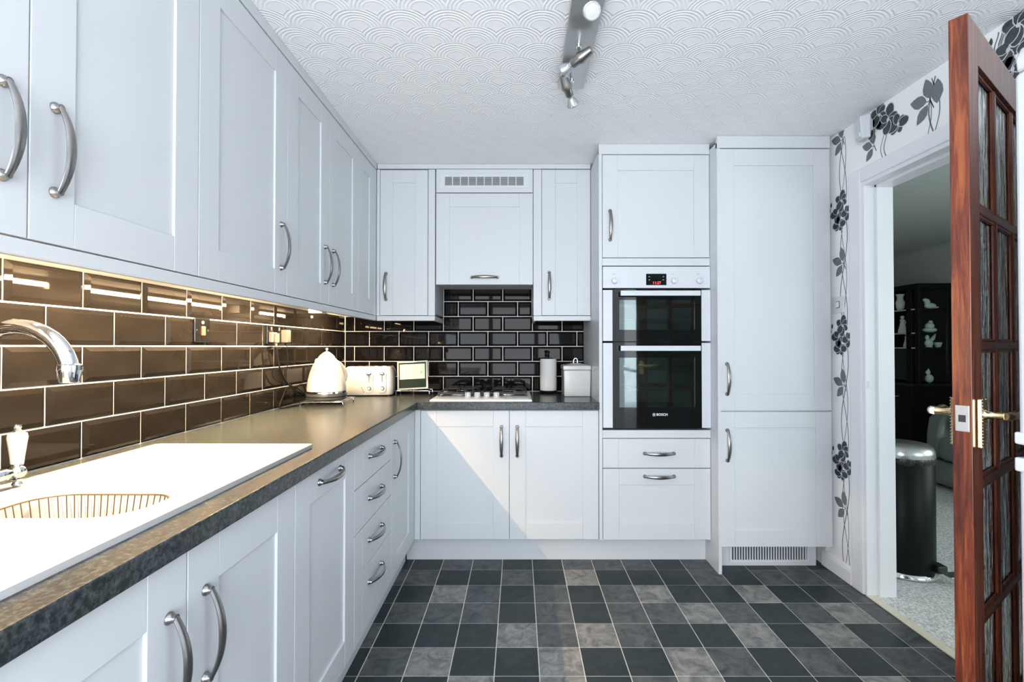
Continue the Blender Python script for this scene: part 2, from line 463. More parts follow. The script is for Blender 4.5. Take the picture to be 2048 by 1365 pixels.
# right wall with the doorway
DY0, DY1, DZ = 1.535, 2.32, 2.0
wr = MB().box(XR, XR + 0.12, DY1, 3.4, 0, ZC).box(XR, XR + 0.12, YR, DY0, 0, ZC).box(XR, XR + 0.12, DY0, DY1, DZ, ZC).build('wall_right', 'wall_white')
struct(wr, 'right kitchen wall in white paper printed with dark flower sprays')
# rear wall with its window (behind the camera)
WX0, WX1, WZ0, WZ1 = -1.15, 0.95, 0.40, 2.25
struct(MB().box(-1.3, WX0, YR - 0.1, YR, 0, ZC).box(WX1, XR + 0.12, YR - 0.1, YR, 0, ZC).box(WX0, WX1, YR - 0.1, YR, 0, WZ0).box(WX0, WX1, YR - 0.1, YR, WZ1, ZC)
       .build('wall_rear', 'wall_white'), 'plain white kitchen wall around the window')
w1 = struct(MB().box(WX0, WX0 + 0.05, YR - 0.09, YR - 0.04, WZ0, WZ1).box(WX1 - 0.05, WX1, YR - 0.09, YR - 0.04, WZ0, WZ1)
       .box(WX0, WX1, YR - 0.09, YR - 0.04, WZ0, WZ0 + 0.05).box(WX0, WX1, YR - 0.09, YR - 0.04, WZ1 - 0.05, WZ1)
       .box(-0.45, -0.39, YR - 0.09, YR - 0.04, WZ0, WZ1).box(0.24, 0.30, YR - 0.09, YR - 0.04, WZ0, WZ1).box(WX0, WX1, YR - 0.09, YR - 0.04, 1.80, 1.86)
       .build('window_1', 'trim_white'), 'white framed kitchen window')
# baseboard and door lining on the right wall
struct(MB().box(XR - 0.016, XR, 2.417, 2.66, 0, 0.072).build('baseboard_right', 'trim_white', bevel=0.006), 'short white skirting board beside the tall cabinet')
struct(MB().box(XR - 0.016, XR, DY1 + 0.014, DY1 + 0.096, 0, DZ + 0.08).box(XR - 0.016, XR, DY0 - 0.08, DY0 - 0.012, 0, DZ + 0.08).box(XR - 0.016, XR, DY0 - 0.012, DY1 + 0.014, DZ + 0.012, DZ + 0.08)
       .build('trim_1', 'trim_white', bevel=0.006, seg=3), 'white painted architrave framing the lounge doorway')
struct(MB().box(XR - 0.008, XR + 0.125, DY1 - 0.002, DY1 + 0.022, 0, DZ + 0.014).box(XR - 0.008, XR + 0.125, DY0 - 0.022, DY0 + 0.002, 0, DZ + 0.014).box(XR - 0.008, XR + 0.125, DY0, DY1, DZ - 0.006, DZ + 0.014)
       .box(XR + 0.045, XR + 0.125, DY1 - 0.016, DY1, 0, DZ).box(XR + 0.045, XR + 0.125, DY0, DY0 + 0.014, 0, DZ).box(XR + 0.045, XR + 0.125, DY0, DY1, DZ - 0.02, DZ - 0.004)
       .build('trim_2', 'trim_white', bevel=0.003), 'white door lining with planted stop in the lounge doorway')
o = MB().box(XR - 0.002, XR + 0.012, DY1 - 0.0035, DY1 - 0.0021, 1.005, 1.040).build('strike_plate', 'switch_white', bevel=0.001); tag(o, 'small pale strike plate on the white door lining', 'strike plate')
struct(MB().box(XR - 0.012, XR + 0.03, DY0, DY1, 0, 0.007).build('trim_3', 'trim_ivory', bevel=0.003), 'ivory threshold strip between slate floor and grey carpet')
# lounge shell
LX, LY0, LY1 = 4.73, -0.95, 7.2
struct(BX(XR + 0.031, LX + 0.1, LY0, LY1, -0.06, 0.004).build('floor_lounge', 'carpet'), 'speckled pale grey carpet of the lounge')
struct(BX(XR + 0.12, LX + 0.1, LY0, LY1, ZC, ZC + 0.05).build('ceiling_lounge', 'lounge_ceiling'), 'dim ceiling of the lounge')
struct(MB().box(LX, LX + 0.1, LY0, 0.5, 0, ZC).box(LX, LX + 0.1, 2.1, LY1, 0, ZC).box(LX, LX + 0.1, 0.5, 2.1, 0, 0.8).box(LX, LX + 0.1, 0.5, 2.1, 2.0, ZC).build('wall_lounge_side', 'lounge_wall'), 'grey-beige lounge wall behind the dark display cabinet')  # unseen opening added for the side fill light
struct(BX(XR + 0.12, LX + 0.1, LY1, LY1 + 0.1, 0, ZC).build('wall_lounge_end', 'lounge_wall'), 'far end wall of the lounge')
struct(BX(XR + 0.0, XR + 0.12, 3.4, LY1, 0, ZC).build('wall_lounge_near', 'lounge_wall'), 'lounge wall beyond the kitchen')
struct(MB().box(XR + 0.12, 2.8, LY0 - 0.1, LY0, 0, ZC).box(4.4, LX + 0.1, LY0 - 0.1, LY0, 0, ZC).box(2.8, 4.4, LY0 - 0.1, LY0, 0, 0.8).box(2.8, 4.4, LY0 - 0.1, LY0, 2.0, ZC)
       .build('wall_lounge_rear', 'lounge_wall'), 'lounge wall at the near end around an opening added for light')  # unseen opening added for the rear fill light
mb = MB(); n = 8
prof = [(LX, ZC)] + [(LX - 0.12 + 0.12 * (1 - math.cos(a)), ZC - 0.12 * 0 - 0.12 * math.sin(a) if False else ZC - 0.12 + 0.12 * math.cos(a) * 0) for a in []]
pts = [(LX, ZC)] + [(LX - 0.11 + 0.11 * math.sin(PI/2*i/n) * 1.0, ZC - 0.11 * (1 - math.cos(PI/2*i/n))) for i in range(n + 1)]
vs = [(x, LY0, z) for x, z in pts] + [(x, LY1, z) for x, z in pts]; k = len(pts)
mb.add(vs, [tuple(range(k)), tuple(reversed(range(k, 2*k)))] + [(i, k+i, k+(i+1) % k, (i+1) % k) for i in range(k)])
struct(mb.build('trim_4', 'lounge_ceiling', smooth=30), 'curved plaster coving along the lounge ceiling')

# ------------------------------------------------------------------ wallpaper print on the right wall
XP = XR - 0.0005
lay = [0]
def flat(mb, pts, off):
    x = XP - off
    mb.add([(x, y, z) for y, z in pts], [tuple(range(len(pts)))])
def ellipse(cy, cz, a, bq, ang, n=12):
    out = []
    for i in range(n):
        q = 2 * PI * i / n; u = a * math.cos(q); v = bq * math.sin(q)
        out.append((cy + u * math.cos(ang) - v * math.sin(ang), cz + u * math.sin(ang) + v * math.cos(ang)))
    return out
def leafpts(cy, cz, L, w, ang):
    prof = [(0, 0), (0.15, 0.55), (0.38, 1), (0.62, 0.9), (0.85, 0.45), (1, 0)]
    p = [(u * L, v * w / 2) for u, v in prof] + [(u * L, -v * w / 2) for u, v in reversed(prof[1:-1])]
    return [(cy + u * math.cos(ang) - v * math.sin(ang), cz + u * math.sin(ang) + v * math.cos(ang)) for u, v in p]
def flower(cy, cz, rad, rot):
    mb = MB(); off = 0.0002
    for i in range(6):
        a = rot + i * 2 * PI / 6 + 0.25 * math.sin(i * 2.1)
        L = rad * (0.9 + 0.2 * math.sin(i * 1.7 + rot)); d = L * 0.52
        py_, pz_ = cy + d * math.cos(a), cz + d * math.sin(a)
        off += 0.00006; mb.cur = 1; flat(mb, ellipse(py_, pz_, L * 0.56, L * 0.42, a), off)
        off += 0.00006; mb.cur = 0; flat(mb, ellipse(py_, pz_, L * 0.50, L * 0.36, a), off)
    off += 0.00006; mb.cur = 1; flat(mb, ellipse(cy, cz, rad * 0.16, rad * 0.13, rot, 8), off)
    return mb.build('wallpaper_flower', ['ink_dark', 'ink_light'], wr)
def cluster(cy, cz, s=1.0, spots=((0.0, 0.060, 0.052), (-0.030, 0.005, 0.055), (0.045, -0.012, 0.045), (-0.018, -0.060, 0.048))):
    for i, (u, v, r_) in enumerate(spots):
        flower(cy - u * s, cz + v * s, r_ * s, 0.5 + i * 1.3)
    for u, v in ((0.085, 0.045), (0.098, 0.018)):
        mb = MB(); flat(mb, leafpts(cy + u * s, cz + v * s, 0.03 * s, 0.014 * s, 1.7), 0.0004); mb.build('wallpaper_leaf', 'ink_dark', wr)
def sprig(cy, cz, s=1.0):
    for u, v, L, w, a in ((0.004, 0.012, 0.078, 0.042, 78), (0.016, 0.004, 0.078, 0.046, 22), (0.012, -0.008, 0.072, 0.042, -48)):
        mb = MB(); flat(mb, leafpts(cy + u * s, cz + v * s, L * s, w * s, math.radians(a)), 0.0004)
        mb.build('wallpaper_leaf', 'ink_grey', wr)
        stem([(cy - 0.012 * s, cz - 0.03 * s), (cy, cz), (cy + u * s, cz + v * s)], 0.003)
def stem(pts, w=0.0035):
    w *= 1.3
    mb = MB(); n = len(pts); L = []; R = []
    for i in range(n):
        y0, z0 = pts[max(i-1, 0)]; y1, z1 = pts[min(i+1, n-1)]
        dy, dz = y1 - y0, z1 - z0; l = math.hypot(dy, dz) or 1
        L.append((pts[i][0] - dz / l * w / 2, pts[i][1] + dy / l * w / 2)); R.append((pts[i][0] + dz / l * w / 2, pts[i][1] - dy / l * w / 2))
    x = XP - 0.0001
    vs = [(x, *p) for p in L] + [(x, *p) for p in R]
    mb.add(vs, [(i, i+1, n+i+1, n+i) for i in range(n-1)])
    mb.build('wallpaper_stem', 'ink_grey', wr)
for zc_ in (1.91, 1.256, 0.602): cluster(2.487, zc_)
for zc_ in (2.285, 1.64, 1.005, 0.37): sprig(2.475, zc_)
for ph, am, w_ in ((0.0, 0.028, 0.0042), (2.2, 0.022, 0.003), (4.0, 0.025, 0.0036)):
    for z0_, z1_ in ((0.09, 0.60), (0.66, 1.25), (1.31, 1.90), (1.96, 2.30)):
        stem([(2.475 + am * math.sin(2 * PI * z_ / 0.65 + ph), z_) for z_ in [z0_ + (z1_ - z0_) * i / 16 for i in range(17)]], w_)
cluster(2.17, 2.235, 1.05, ((-0.05, 0.055, 0.055), (0.0, 0.01, 0.06), (-0.095, 0.015, 0.05), (0.055, -0.035, 0.055)))
for dy_, w_ in ((0.0, 0.004), (0.02, 0.003)): stem([(2.185 + dy_ + 0.012 * math.sin(i * 0.7), 2.085 + 0.018 * i) for i in range(13)], w_)
sprig(2.255, 2.16, 0.9)
sprig(1.945, 2.215, 1.15)
mb = MB(); flat(mb, leafpts(1.915, 2.19, 0.1, 0.055, 1.1 - 0.0 + 0.5), 0.0004); mb.build('wallpaper_leaf', 'ink_grey', wr)
for dy_, w_, am in ((0.0, 0.005, 0.02), (0.025, 0.003, -0.018), (-0.01, 0.004, -0.022)): stem([(1.935 + dy_ + am * math.sin(i * 0.35), 2.085 + 0.02 * i) for i in range(12)], w_)
cluster(1.60, 2.225, 1.15)
for dy_, w_ in ((0.075, 0.004), (0.06, 0.005), (0.052, 0.004)): stem([(1.60 + dy_ + 0.008 * math.sin(i * 0.6), 2.235 + 0.01 * i) for i in range(9)], w_)

# ------------------------------------------------------------------ handles, doors, drawers
def handle_mesh():
    """bow handle, length along Z, standing proud along -Y, centred at the origin"""
    mb = MB()
    for s in (-1, 1):
        z = 0.080 * s
        mb.lathe([(0.0105, 0), (0.0105, -0.003), (0.0085, -0.005), (0.0070, -0.009), (0.0065, -0.014)], (0, 0, z), 14, 'Y')
    pts = []; N = 14; rs = []
    for i in range(N + 1):
        q = -1 + 2 * i / N
        pts.append((0, -0.0115 - 0.0215 * (1 - abs(q) ** 2.2), 0.0815 * q)); rs.append(0.0062 + 0.0038 * (1 - abs(q) ** 1.6))
    mb.tube(pts, rs, 8, flat=((0, 1, 0), 0.45))
    me = bpy.data.meshes.new('handle')
    me.from_pydata([tuple(p) for p in mb.v], [], mb.f); me.materials.append(M['nickel']); me.validate()
    me.shade_smooth(); me.set_sharp_from_angle(angle=math.radians(50)); me.update()
    return me
HM = handle_mesh()
def handle(parent, loc, face, horiz=False):
    o = bpy.data.objects.new('handle', HM); COL.objects.link(o); o.parent = parent
    o.location = Vector(loc) - Vector(parent['_w'])
    R = Matrix.Rotation(PI / 2, 4, 'Y') if horiz else Matrix.Identity(4)
    if face == 'X': R = Matrix.Rotation(PI / 2, 4, 'Z') @ R
    o.rotation_euler = R.to_euler()
    return o
def front(name, parent, face, p, a0, a1, z0, z1, th=0.02, panel=True, stile=0.088, top=None, mat='cab', grooves=True, hand=None, horiz=False, rail=None):
    """a shaker door or drawer front. face 'X': lies in X = p facing +X, a is Y; face 'Y': lies in Y = p facing -Y, a is X"""
    g = 0.0016
    a0 += g; a1 -= g; z0 += g; z1 -= g
    def B(mb, u0, u1, w0, w1, d0, d1):
        if face == 'X': mb.box(p - d1, p - d0, u0, u1, w0, w1)
        else: mb.box(u0, u1, p + d0, p + d1, w0, w1)
        return mb
    top = top or stile; rail = rail or stile
    if panel:
        mb = MB(); e = 0.0003
        B(mb, a0, a0 + stile - e, z0, z1, 0, th); B(mb, a1 - stile + e, a1, z0, z1, 0, th)
        B(mb, a0 + stile, a1 - stile, z0, z0 + rail, 0.0002, th); B(mb, a0 + stile, a1 - stile, z1 - top, z1, 0.0002, th)
        d = mb.build(name, mat, parent, bevel=0.0011, seg=2)
        pm = B(MB(), a0 + stile - 0.004, a1 - stile + 0.004, z0 + rail - 0.004, z1 - top + 0.004, 0.0065, 0.014)
        pm.build('panel', mat, d)
    else:
        mb = MB(); e = 0.0003
        if grooves:
            B(mb, a0, a0 + stile - e, z0, z1, 0, th); B(mb, a1 - stile + e, a1, z0, z1, 0, th); B(mb, a0 + stile, a1 - stile, z0, z1, 0.0001, th)
        else: B(mb, a0, a1, z0, z1, 0, th)
        d = mb.build(name, mat, parent, bevel=0.0011, seg=2)
    if hand:
        ha, hz = hand
        handle(d, (p, ha, hz) if face == 'X' else (ha, p, hz), face, horiz)
    return d

# ------------------------------------------------------------------ left wall cabinets
XW = -0.874
ZD0, ZD1, ZK = 1.398, 2.292, 1.41
def wall_unit(y0, y1, label, doors):
    t_ = thing('wall_cabinet', (( XL + XW) / 2, (y0 + y1) / 2, ZK), label, 'cabinet', 'wall cabinets along the left wall')
    BX(XL, XW - 0.021, y0 + 0.0006, y1 - 0.0006, ZK, 2.296).build('body', 'cab', t_)
    for a0, a1, hy in doors:
        front('door', t_, 'X', XW, a0, a1, ZD0, ZD1, hand=(hy, 1.577) if hy else None, stile=0.088)
    return t_
wall_unit(0.398, 1.300, 'glossy white double wall cabinet nearest the camera above the sink', [(0.398, 0.848, 0.803), (0.848, 1.300, 0.895)])
wall_unit(1.300, 1.799, 'glossy white single-door wall cabinet in the middle of the left run, handle on its right', [(1.300, 1.799, 1.752)])
wall_unit(1.799, 2.600, 'glossy white double wall cabinet above the kettle, two handles side by side', [(1.799, 2.196, 2.150), (2.196, 2.600, 2.242)])
t_ = wall_unit(2.600, 2.930, 'narrow white corner wall cabinet without a handle above the toaster', [(2.600, 2.885, None)])
BX(XW - 0.02, XW - 0.0, 2.887, 2.929, ZD0, ZD1).build('corner_post', 'cab', t_, bevel=0.002)
BX(XL, XW - 0.021, -0.5, 0.397, ZK, 2.296).build('body', 'cab', thing('wall_cabinet', (XW, 0.0, ZK), 'white wall cabinet at the near end of the left run, beyond the sink', 'cabinet', 'wall cabinets along the left wall'))
t_ = bpy.data.objects['wall_cabinet.004']
front('door', t_, 'X', XW, -0.05, 0.398, ZD0, ZD1, hand=(0.0, 1.577)); front('door', t_, 'X', XW, -0.5, -0.05, ZD0, ZD1)
tag(BX(XW - 0.02, XW + 0.004, -0.5, 2.926, 2.296, ZC - 0.001).build('cornice', 'cab', bevel=0.003), 'white filler strip between left wall cabinets and ceiling', 'filler strip')
tag(BX(XW - 0.018, XW + 0.001, -0.5, 2.928, 1.366, 1.3965).build('pelmet', 'cab', bevel=0.003), 'long white light pelmet below the left wall cabinets', 'pelmet')
# back wall cabinets
YU = 2.93
t_ = thing('wall_cabinet', (-0.69, 3.1, ZK), 'slim white wall cabinet left of the extractor, handle on its left', 'cabinet', 'wall cabinets either side of the extractor')
BX(XW + 0.001, -0.5136, YU + 0.021, YB, ZK, 2.296).build('body', 'cab', t_)
BX(-0.5556, -0.5136, YU, YU + 0.02, ZD0, ZD1 + 0.008).build('filler', 'cab', t_, bevel=0.002)
BX(XW + 0.001, -0.8536, YU, YU + 0.02, ZD0, ZD1 + 0.008).build('filler', 'cab', t_, bevel=0.002)
front('door', t_, 'Y', YU, -0.853, -0.557, ZD0, ZD1 + 0.006, hand=(-0.815, 1.577), stile=0.078)
tag(MB().box(XW + 0.002, -0.5136, YU, YU + 0.018, 1.366, 1.3965).box(-0.5316, -0.5136, YU + 0.018, YB, 1.366, 1.3965).build('pelmet', 'cab', bevel=0.003), 'short white pelmet below the slim cabinet left of the extractor', 'pelmet')
t_ = thing('wall_cabinet', (0.27, 3.1, ZK), 'slim white wall cabinet between the extractor and the oven housing', 'cabinet', 'wall cabinets either side of the extractor')
BX(0.092, 0.444, YU + 0.021, YB, ZK, 2.296).build('body', 'cab', t_)
BX(0.092, 0.1425, YU, YU + 0.02, ZD0, ZD1 + 0.008).build('filler', 'cab', t_, bevel=0.002)
front('door', t_, 'Y', YU, 0.143, 0.444, ZD0, ZD1 + 0.008, hand=(0.189, 1.583), stile=0.082)
tag(MB().box(0.092, 0.444, YU, YU + 0.018, 1.366, 1.3965).box(0.092, 0.11, YU + 0.018, YB, 1.366, 1.3965).build('pelmet', 'cab', bevel=0.003), 'short white pelmet below the slim cabinet beside the oven housing', 'pelmet')
t_ = thing('extractor_cabinet', (-0.21, 3.1, 1.587), 'white built-in extractor cabinet over the hob with lift-up door and vent', 'cabinet')
BX(-0.511, 0.0915, YU + 0.021, YB, 1.60, 2.296).build('body', 'cab', t_)
front('door', t_, 'Y', YU - 0.003, -0.508, 0.089, 1.587, 2.152, hand=(-0.208, 1.633), horiz=True, stile=0.082)
d = front('vent_panel', t_, 'Y', YU - 0.003, -0.508, 0.089, 2.155, 2.302, panel=False, grooves=False)
BX(-0.485, 0.068, YU - 0.006, YU - 0.003, 2.184, 2.268).build('vent_plate', 'cab_matt', d, bevel=0.001)
BX(-0.455, 0.033, YU - 0.0066, YU - 0.006, 2.199, 2.252).build('vent_opening', 'dark_grey_plastic', d)
for i in range(8):
    z_ = 2.2005 + i * 0.0066
    BX(-0.455, 0.033, YU - 0.0085, YU - 0.0068, z_, z_ + 0.0019).build('slat', 'cab_matt', d)
for i in range(11):
    x_ = -0.457 + i * 0.0488
    BX(x_, x_ + 0.005, YU - 0.0090, YU - 0.0067, 2.197, 2.254).build('vent_bar', 'cab_matt', d)
tag(BX(XW + 0.005, 0.444, YU - 0.004, YU + 0.018, 2.3035, ZC - 0.001).build('cornice', 'cab', bevel=0.003), 'white filler strip between extractor cabinets and ceiling', 'filler strip')

# ------------------------------------------------------------------ tall housings
YO, YF = 2.64, 2.54
t_ = thing('oven_housing', (0.76, 2.95, 0), 'tall white oven housing with top cupboard door and two lower drawers', 'cabinet')
BX(0.445, 0.463, YO - 0.002, YB, 0.142, 2.30).build('side_panel', 'cab', t_, bevel=0.0015)
mb = MB().box(0.4635, 1.0595, YO + 0.021, YB, 1.66, 2.30).box(0.4635, 1.0595, YO + 0.021, YB, 0.142, 0.745).box(0.4635, 1.063, YB - 0.02, YB, 0.745, 1.66)
mb.build('body', 'cab', t_)
front('door', t_, 'Y', YO, 0.464, 1.0595, 1.700, 2.274, hand=(0.508, 1.88), stile=0.085)
BX(0.464, 1.0595, YO, YO + 0.02, 1.656, 1.697).build('rail', 'cab', t_, bevel=0.001)
BX(0.464, 1.0595, YO, YO + 0.02, 0.703, 0.746).build('rail', 'cab', t_, bevel=0.001)
front('drawer', t_, 'Y', YO, 0.464, 1.0595, 0.537, 0.700, panel=False, hand=(0.776, 0.618), horiz=True, stile=0.085)
front('drawer', t_, 'Y', YO, 0.464, 1.0595, 0.142, 0.535, hand=(0.776, 0.492), horiz=True, stile=0.088, top=0.088)
BX(0.445, 1.0595, YO - 0.004, YO + 0.02, 2.276, ZC - 0.001).build('cornice', 'cab', t_, bevel=0.002)
t_ = thing('fridge_housing', (1.36, 2.9, 0), 'tall white integrated fridge cabinet with long upper and short lower door', 'cabinet')
BX(1.0605, 1.078, YF + 0.002, 2.90, 0.0, 2.30).build('side_panel', 'cab', t_, bevel=0.0015)
BX(1.0785, 1.664, YF + 0.021, YB, 0.145, 2.30).build('body', 'cab', t_)
front('door', t_, 'Y', YF, 1.062, 1.664, 0.866, 2.266, hand=(1.108, 1.035), stile=0.088)
front('door', t_, 'Y', YF, 1.062, 1.664, 0.145, 0.862, hand=(1.108, 0.683), stile=0.084)
BX(1.0605, 1.664, YF - 0.004, YF + 0.02, 2.269, ZC - 0.001).build('cornice', 'cab', t_, bevel=0.002)
BX(1.664, XR - 0.001, YF + 0.06, YF + 0.08, 0.1, ZC - 0.002).build('scribe_strip', 'cab', t_)
pl = BX(1.085, 1.640, 2.645, 2.662, 0.0, 0.1435).build('plinth', 'cab', t_, bevel=0.0015)
BX(1.165, 1.590, 2.6435, 2.6446, 0.026, 0.143).build('vent_opening', 'dark_grey_plastic', pl)
for i in range(29):
    x_ = 1.168 + i * 0.0146
    BX(x_, x_ + 0.006, 2.639, 2.6434, 0.034, 0.136).build('slat', 'switch_white', pl)
MB().box(1.160, 1.595, 2.6385, 2.6436, 0.022, 0.034).box(1.160, 1.595, 2.6385, 2.6436, 0.136, 0.1432).box(1.160, 1.168, 2.6385, 2.6436, 0.034, 0.136).box(1.587, 1.595, 2.6385, 2.6436, 0.034, 0.136).build('vent_frame', 'switch_white', pl)

# double oven
t_ = thing('double_oven', (0.763, 2.9, 0.752), 'white built-in double oven with two dark glass doors', 'oven')
OX0, OX1 = 0.466, 1.059
cp = BX(OX0, OX1, YO - 0.006, YO + 0.02, 1.531, 1.650).build('control_panel', 'white_appliance', t_, bevel=0.002)
BX(0.705, 0.817, YO - 0.0068, YO - 0.006, 1.547, 1.610).build('display', 'oven_black', cp)
def text(name, body, size, loc, mat, parent, sx=1.0, space=1.0, extr=0.0002, rotz=0.0, bold=0.0):
    c = bpy.data.curves.new(name, 'FONT'); c.body = body; c.size = size; c.align_x = 'CENTER'; c.align_y = 'CENTER'; c.extrude = extr; c.offset = bold; c.space_character = space
    tmp = bpy.data.objects.new(name, c); COL.objects.link(tmp)
    dg = bpy.context.evaluated_depsgraph_get(); me = bpy.data.meshes.new_from_object(tmp.evaluated_get(dg)); COL.objects.unlink(tmp); bpy.data.objects.remove(tmp)
    me.materials.clear(); me.materials.append(M[mat]); me.name = name
    o = bpy.data.objects.new(name, me); COL.objects.link(o); o.parent = parent; o.location = Vector(loc) - Vector(parent['_w'])
    o.rotation_euler = (PI / 2, 0, rotz); o.scale = (sx, 1, 1)
    return o
text('clock_digits', '11:27', 0.021, (0.763, YO - 0.0072, 1.559), 'red_led', cp)
for x_ in (0.722, 0.80):
    for z_ in (1.575, 1.592):
        BX(x_ - 0.004, x_ + 0.004, YO - 0.0071, YO - 0.0068, z_, z_ + 0.003).build('symbol', 'print_grey', cp)
for x_ in (0.530, 0.858, 0.996):
    k_ = MB().lathe([(0.019, 0), (0.019, -0.004), (0.0165, -0.006), (0.0155, -0.020), (0.013, -0.022)], (x_, YO - 0.006, 1.571), 24, 'Y').build('knob', 'white_appliance', cp, smooth=40)
    BX(x_ - 0.0015, x_ + 0.0015, YO - 0.0290, YO - 0.0278, 1.574, 1.586).build('pointer', 'print_grey', k_)
    for i in range(7):
        a = PI * (0.05 + 0.15 * i) if i else -0.3
        u, v = 0.030 * math.cos(a), 0.030 * math.sin(a)
        BX(x_ + u - 0.0022, x_ + u + 0.0022, YO - 0.0063, YO - 0.006, 1.571 + v - 0.0012, 1.571 + v + 0.0012).build('symbol', 'print_grey', cp)
    BX(x_ - 0.012, x_ + 0.004, YO - 0.0063, YO - 0.006, 1.606, 1.611).build('symbol', 'print_grey', cp)
def oven_door(z0, z1, hz, wz0, wz1):
    GX0, GX1 = 0.519, 1.009
    y = YO - 0.008
    mb = MB()
    for b_ in ((GX0, GX1, z0, wz0), (GX0, GX1, wz1, z1), (GX0, 0.556, wz0, wz1), (0.972, GX1, wz0, wz1)):
        mb.box(b_[0], b_[1], y, y + 0.022, b_[2], b_[3])
    d = mb.build('oven_door', 'oven_black', t_)
    BX(OX0, GX0 - 0.0004, y - 0.001, y + 0.022, z0 + 0.002, z1 - 0.004).build('door_strip', 'white_appliance', d, bevel=0.0015)
    BX(GX1 + 0.0004, OX1, y - 0.001, y + 0.022, z0 + 0.002, z1 - 0.004).build('door_strip', 'white_appliance', d, bevel=0.0015)
    BX(0.556, 0.972, y + 0.0002, y + 0.005, wz0, wz1).build('glass', 'oven_glass', d)
    MB().box(0.556, 0.990, y - 0.042, y - 0.028, hz - 0.014, hz + 0.014).build('handle_bar', 'white_appliance', d, bevel=0.002)
    for x_ in (0.580, 0.966): MB().box(x_ - 0.008, x_ + 0.008, y - 0.028, y, hz - 0.008, hz + 0.008).build('handle_post', 'white_appliance', d, bevel=0.001)
    return d
oven_door(1.236, 1.524, 1.4985, 1.300, 1.465)
d = oven_door(0.758, 1.2315, 1.198, 0.872, 1.146)
def cavity(z0, z1, racks):
    c = MB().box(0.540, 0.556, YO + 0.016, 3.1, z0, z1).box(0.972, 0.988, YO + 0.016, 3.1, z0, z1).box(0.540, 0.988, YO + 0.016, 3.1, z0 - 0.015, z0).box(0.540, 0.988, YO + 0.016, 3.1, z1, z1 + 0.015).box(0.540, 0.988, 3.09, 3.105, z0, z1).build('cavity', 'oven_inner', t_)
    for rz in racks:
        mb = MB()
        for i in range(12): mb.cyl((0.565 + i * 0.0355, YO + 0.03, rz), (0.565 + i * 0.0355, 3.06, rz), 0.0016, n=6)
        for y_ in (YO + 0.03, 3.06): mb.cyl((0.558, y_, rz), (0.970, y_, rz), 0.0025, n=6)
        mb.build('oven_rack', 'steel', c)
cavity(1.285, 1.48, (1.36,)); cavity(0.85, 1.16, (1.08, 0.965))
# maker's roundel and lettering on the lower door
yb_ = YO - 0.0084
mb = MB()
for r_, w_ in ((0.0088, 0.0012), (0.0050, 0.0009)):
    pts = [(0.746 + r_ * math.cos(2*PI*i/24), yb_, 0.8325 + r_ * math.sin(2*PI*i/24)) for i in range(24)]
    mb.tube(pts, w_ / 2, 5, closed=True, flat=((0, 1, 0), 0.3))
mb.box(0.7447, 0.7473, yb_ - 0.0003, yb_ + 0.0003, 0.8265, 0.8385); mb.box(0.7415, 0.7505, yb_ - 0.0003, yb_ + 0.0003, 0.8315, 0.8335)
mb.build('emblem', 'print_white', d)
text('lettering', 'BOSCH', 0.0185, (0.790, yb_, 0.8325), 'print_white', d, sx=0.95, space=1.12, extr=0.0003, bold=0.0005)

# ------------------------------------------------------------------ base cabinets
XB, YD = -0.575, 2.65
def base_unit(y0, y1, label, name='base_cabinet'):
    t_ = thing(name, ((XL + XB) / 2, (y0 + y1) / 2, 0.141), label, 'cabinet', 'base cabinets along the left wall')
    return t_
t_ = base_unit(0.434, 1.234, 'white double base cabinet under the sink, two upright handles')
MB().box(XL, XB - 0.021, 0.436, 0.452, 0.145, 0.858).box(XL, XB - 0.021, 1.216, 1.232, 0.145, 0.858).box(XL, XB - 0.021, 0.452, 1.216, 0.145, 0.16).build('body', 'cab', t_)
front('door', t_, 'X', XB, 0.434, 0.834, 0.141, 0.854, hand=(0.790, 0.680)); front('door', t_, 'X', XB, 0.834, 1.234, 0.141, 0.854, hand=(0.882, 0.680))
t_ = base_unit(1.234, 1.682, 'white appliance front beside the sink with one level handle at its top', 'appliance_cabinet')
BX(XL, XB - 0.021, 1.2355, 1.6805, 0.145, 0.858).build('body', 'cab', t_)
front('door', t_, 'X', XB, 1.234, 1.682, 0.141, 0.854, hand=(1.462, 0.815), horiz=True, top=0.082)
t_ = base_unit(1.682, 2.163, 'white base cabinet with a stack of four drawers', 'drawer_cabinet')
BX(XL, XB - 0.021, 1.684, 2.161, 0.145, 0.858).build('body', 'cab', t_)
for z0, z1, hz in ((0.698, 0.854, 0.785), (0.538, 0.698, 0.624), (0.376, 0.538, 0.464), (0.141, 0.376, 0.304)):
    front('drawer', t_, 'X', XB, 1.682, 2.163, z0, z1, panel=False, hand=(1.923, hz), horiz=True, stile=0.085)
t_ = base_unit(2.163, 2.65, 'white corner base cabinet with one tall handle beside the drawers')
BX(XL, XB - 0.021, 2.165, YB, 0.145, 0.858).build('body', 'cab', t_)
front('door', t_, 'X', XB, 2.163, 2.603, 0.141, 0.854, hand=(2.217, 0.685))
MB().box(XB - 0.02, XB + 0.0, 2.605, 2.648, 0.141, 0.856).box(XB - 0.0, XB + 0.031, YD - 0.0, YD + 0.02, 0.141, 0.856).build('corner_post', 'cab', t_, bevel=0.0015)
t_ = base_unit(-0.5, 0.432, 'white base cabinet at the near end of the worktop')
BX(XL, XB - 0.021, -0.5, 0.432, 0.145, 0.858).build('body', 'cab', t_)
front('door', t_, 'X', XB, -0.035, 0.434, 0.141, 0.854, hand=(0.02, 0.68)); front('door', t_, 'X', XB, -0.5, -0.035, 0.141, 0.854)
t_ = thing('base_cabinet', (-0.05, 2.95, 0.141), 'white double base cabinet under the hob, handles meeting at the middle', 'cabinet')
BX(XB + 0.033, 0.4445, YD + 0.021, YB, 0.145, 0.858).build('body', 'cab', t_)
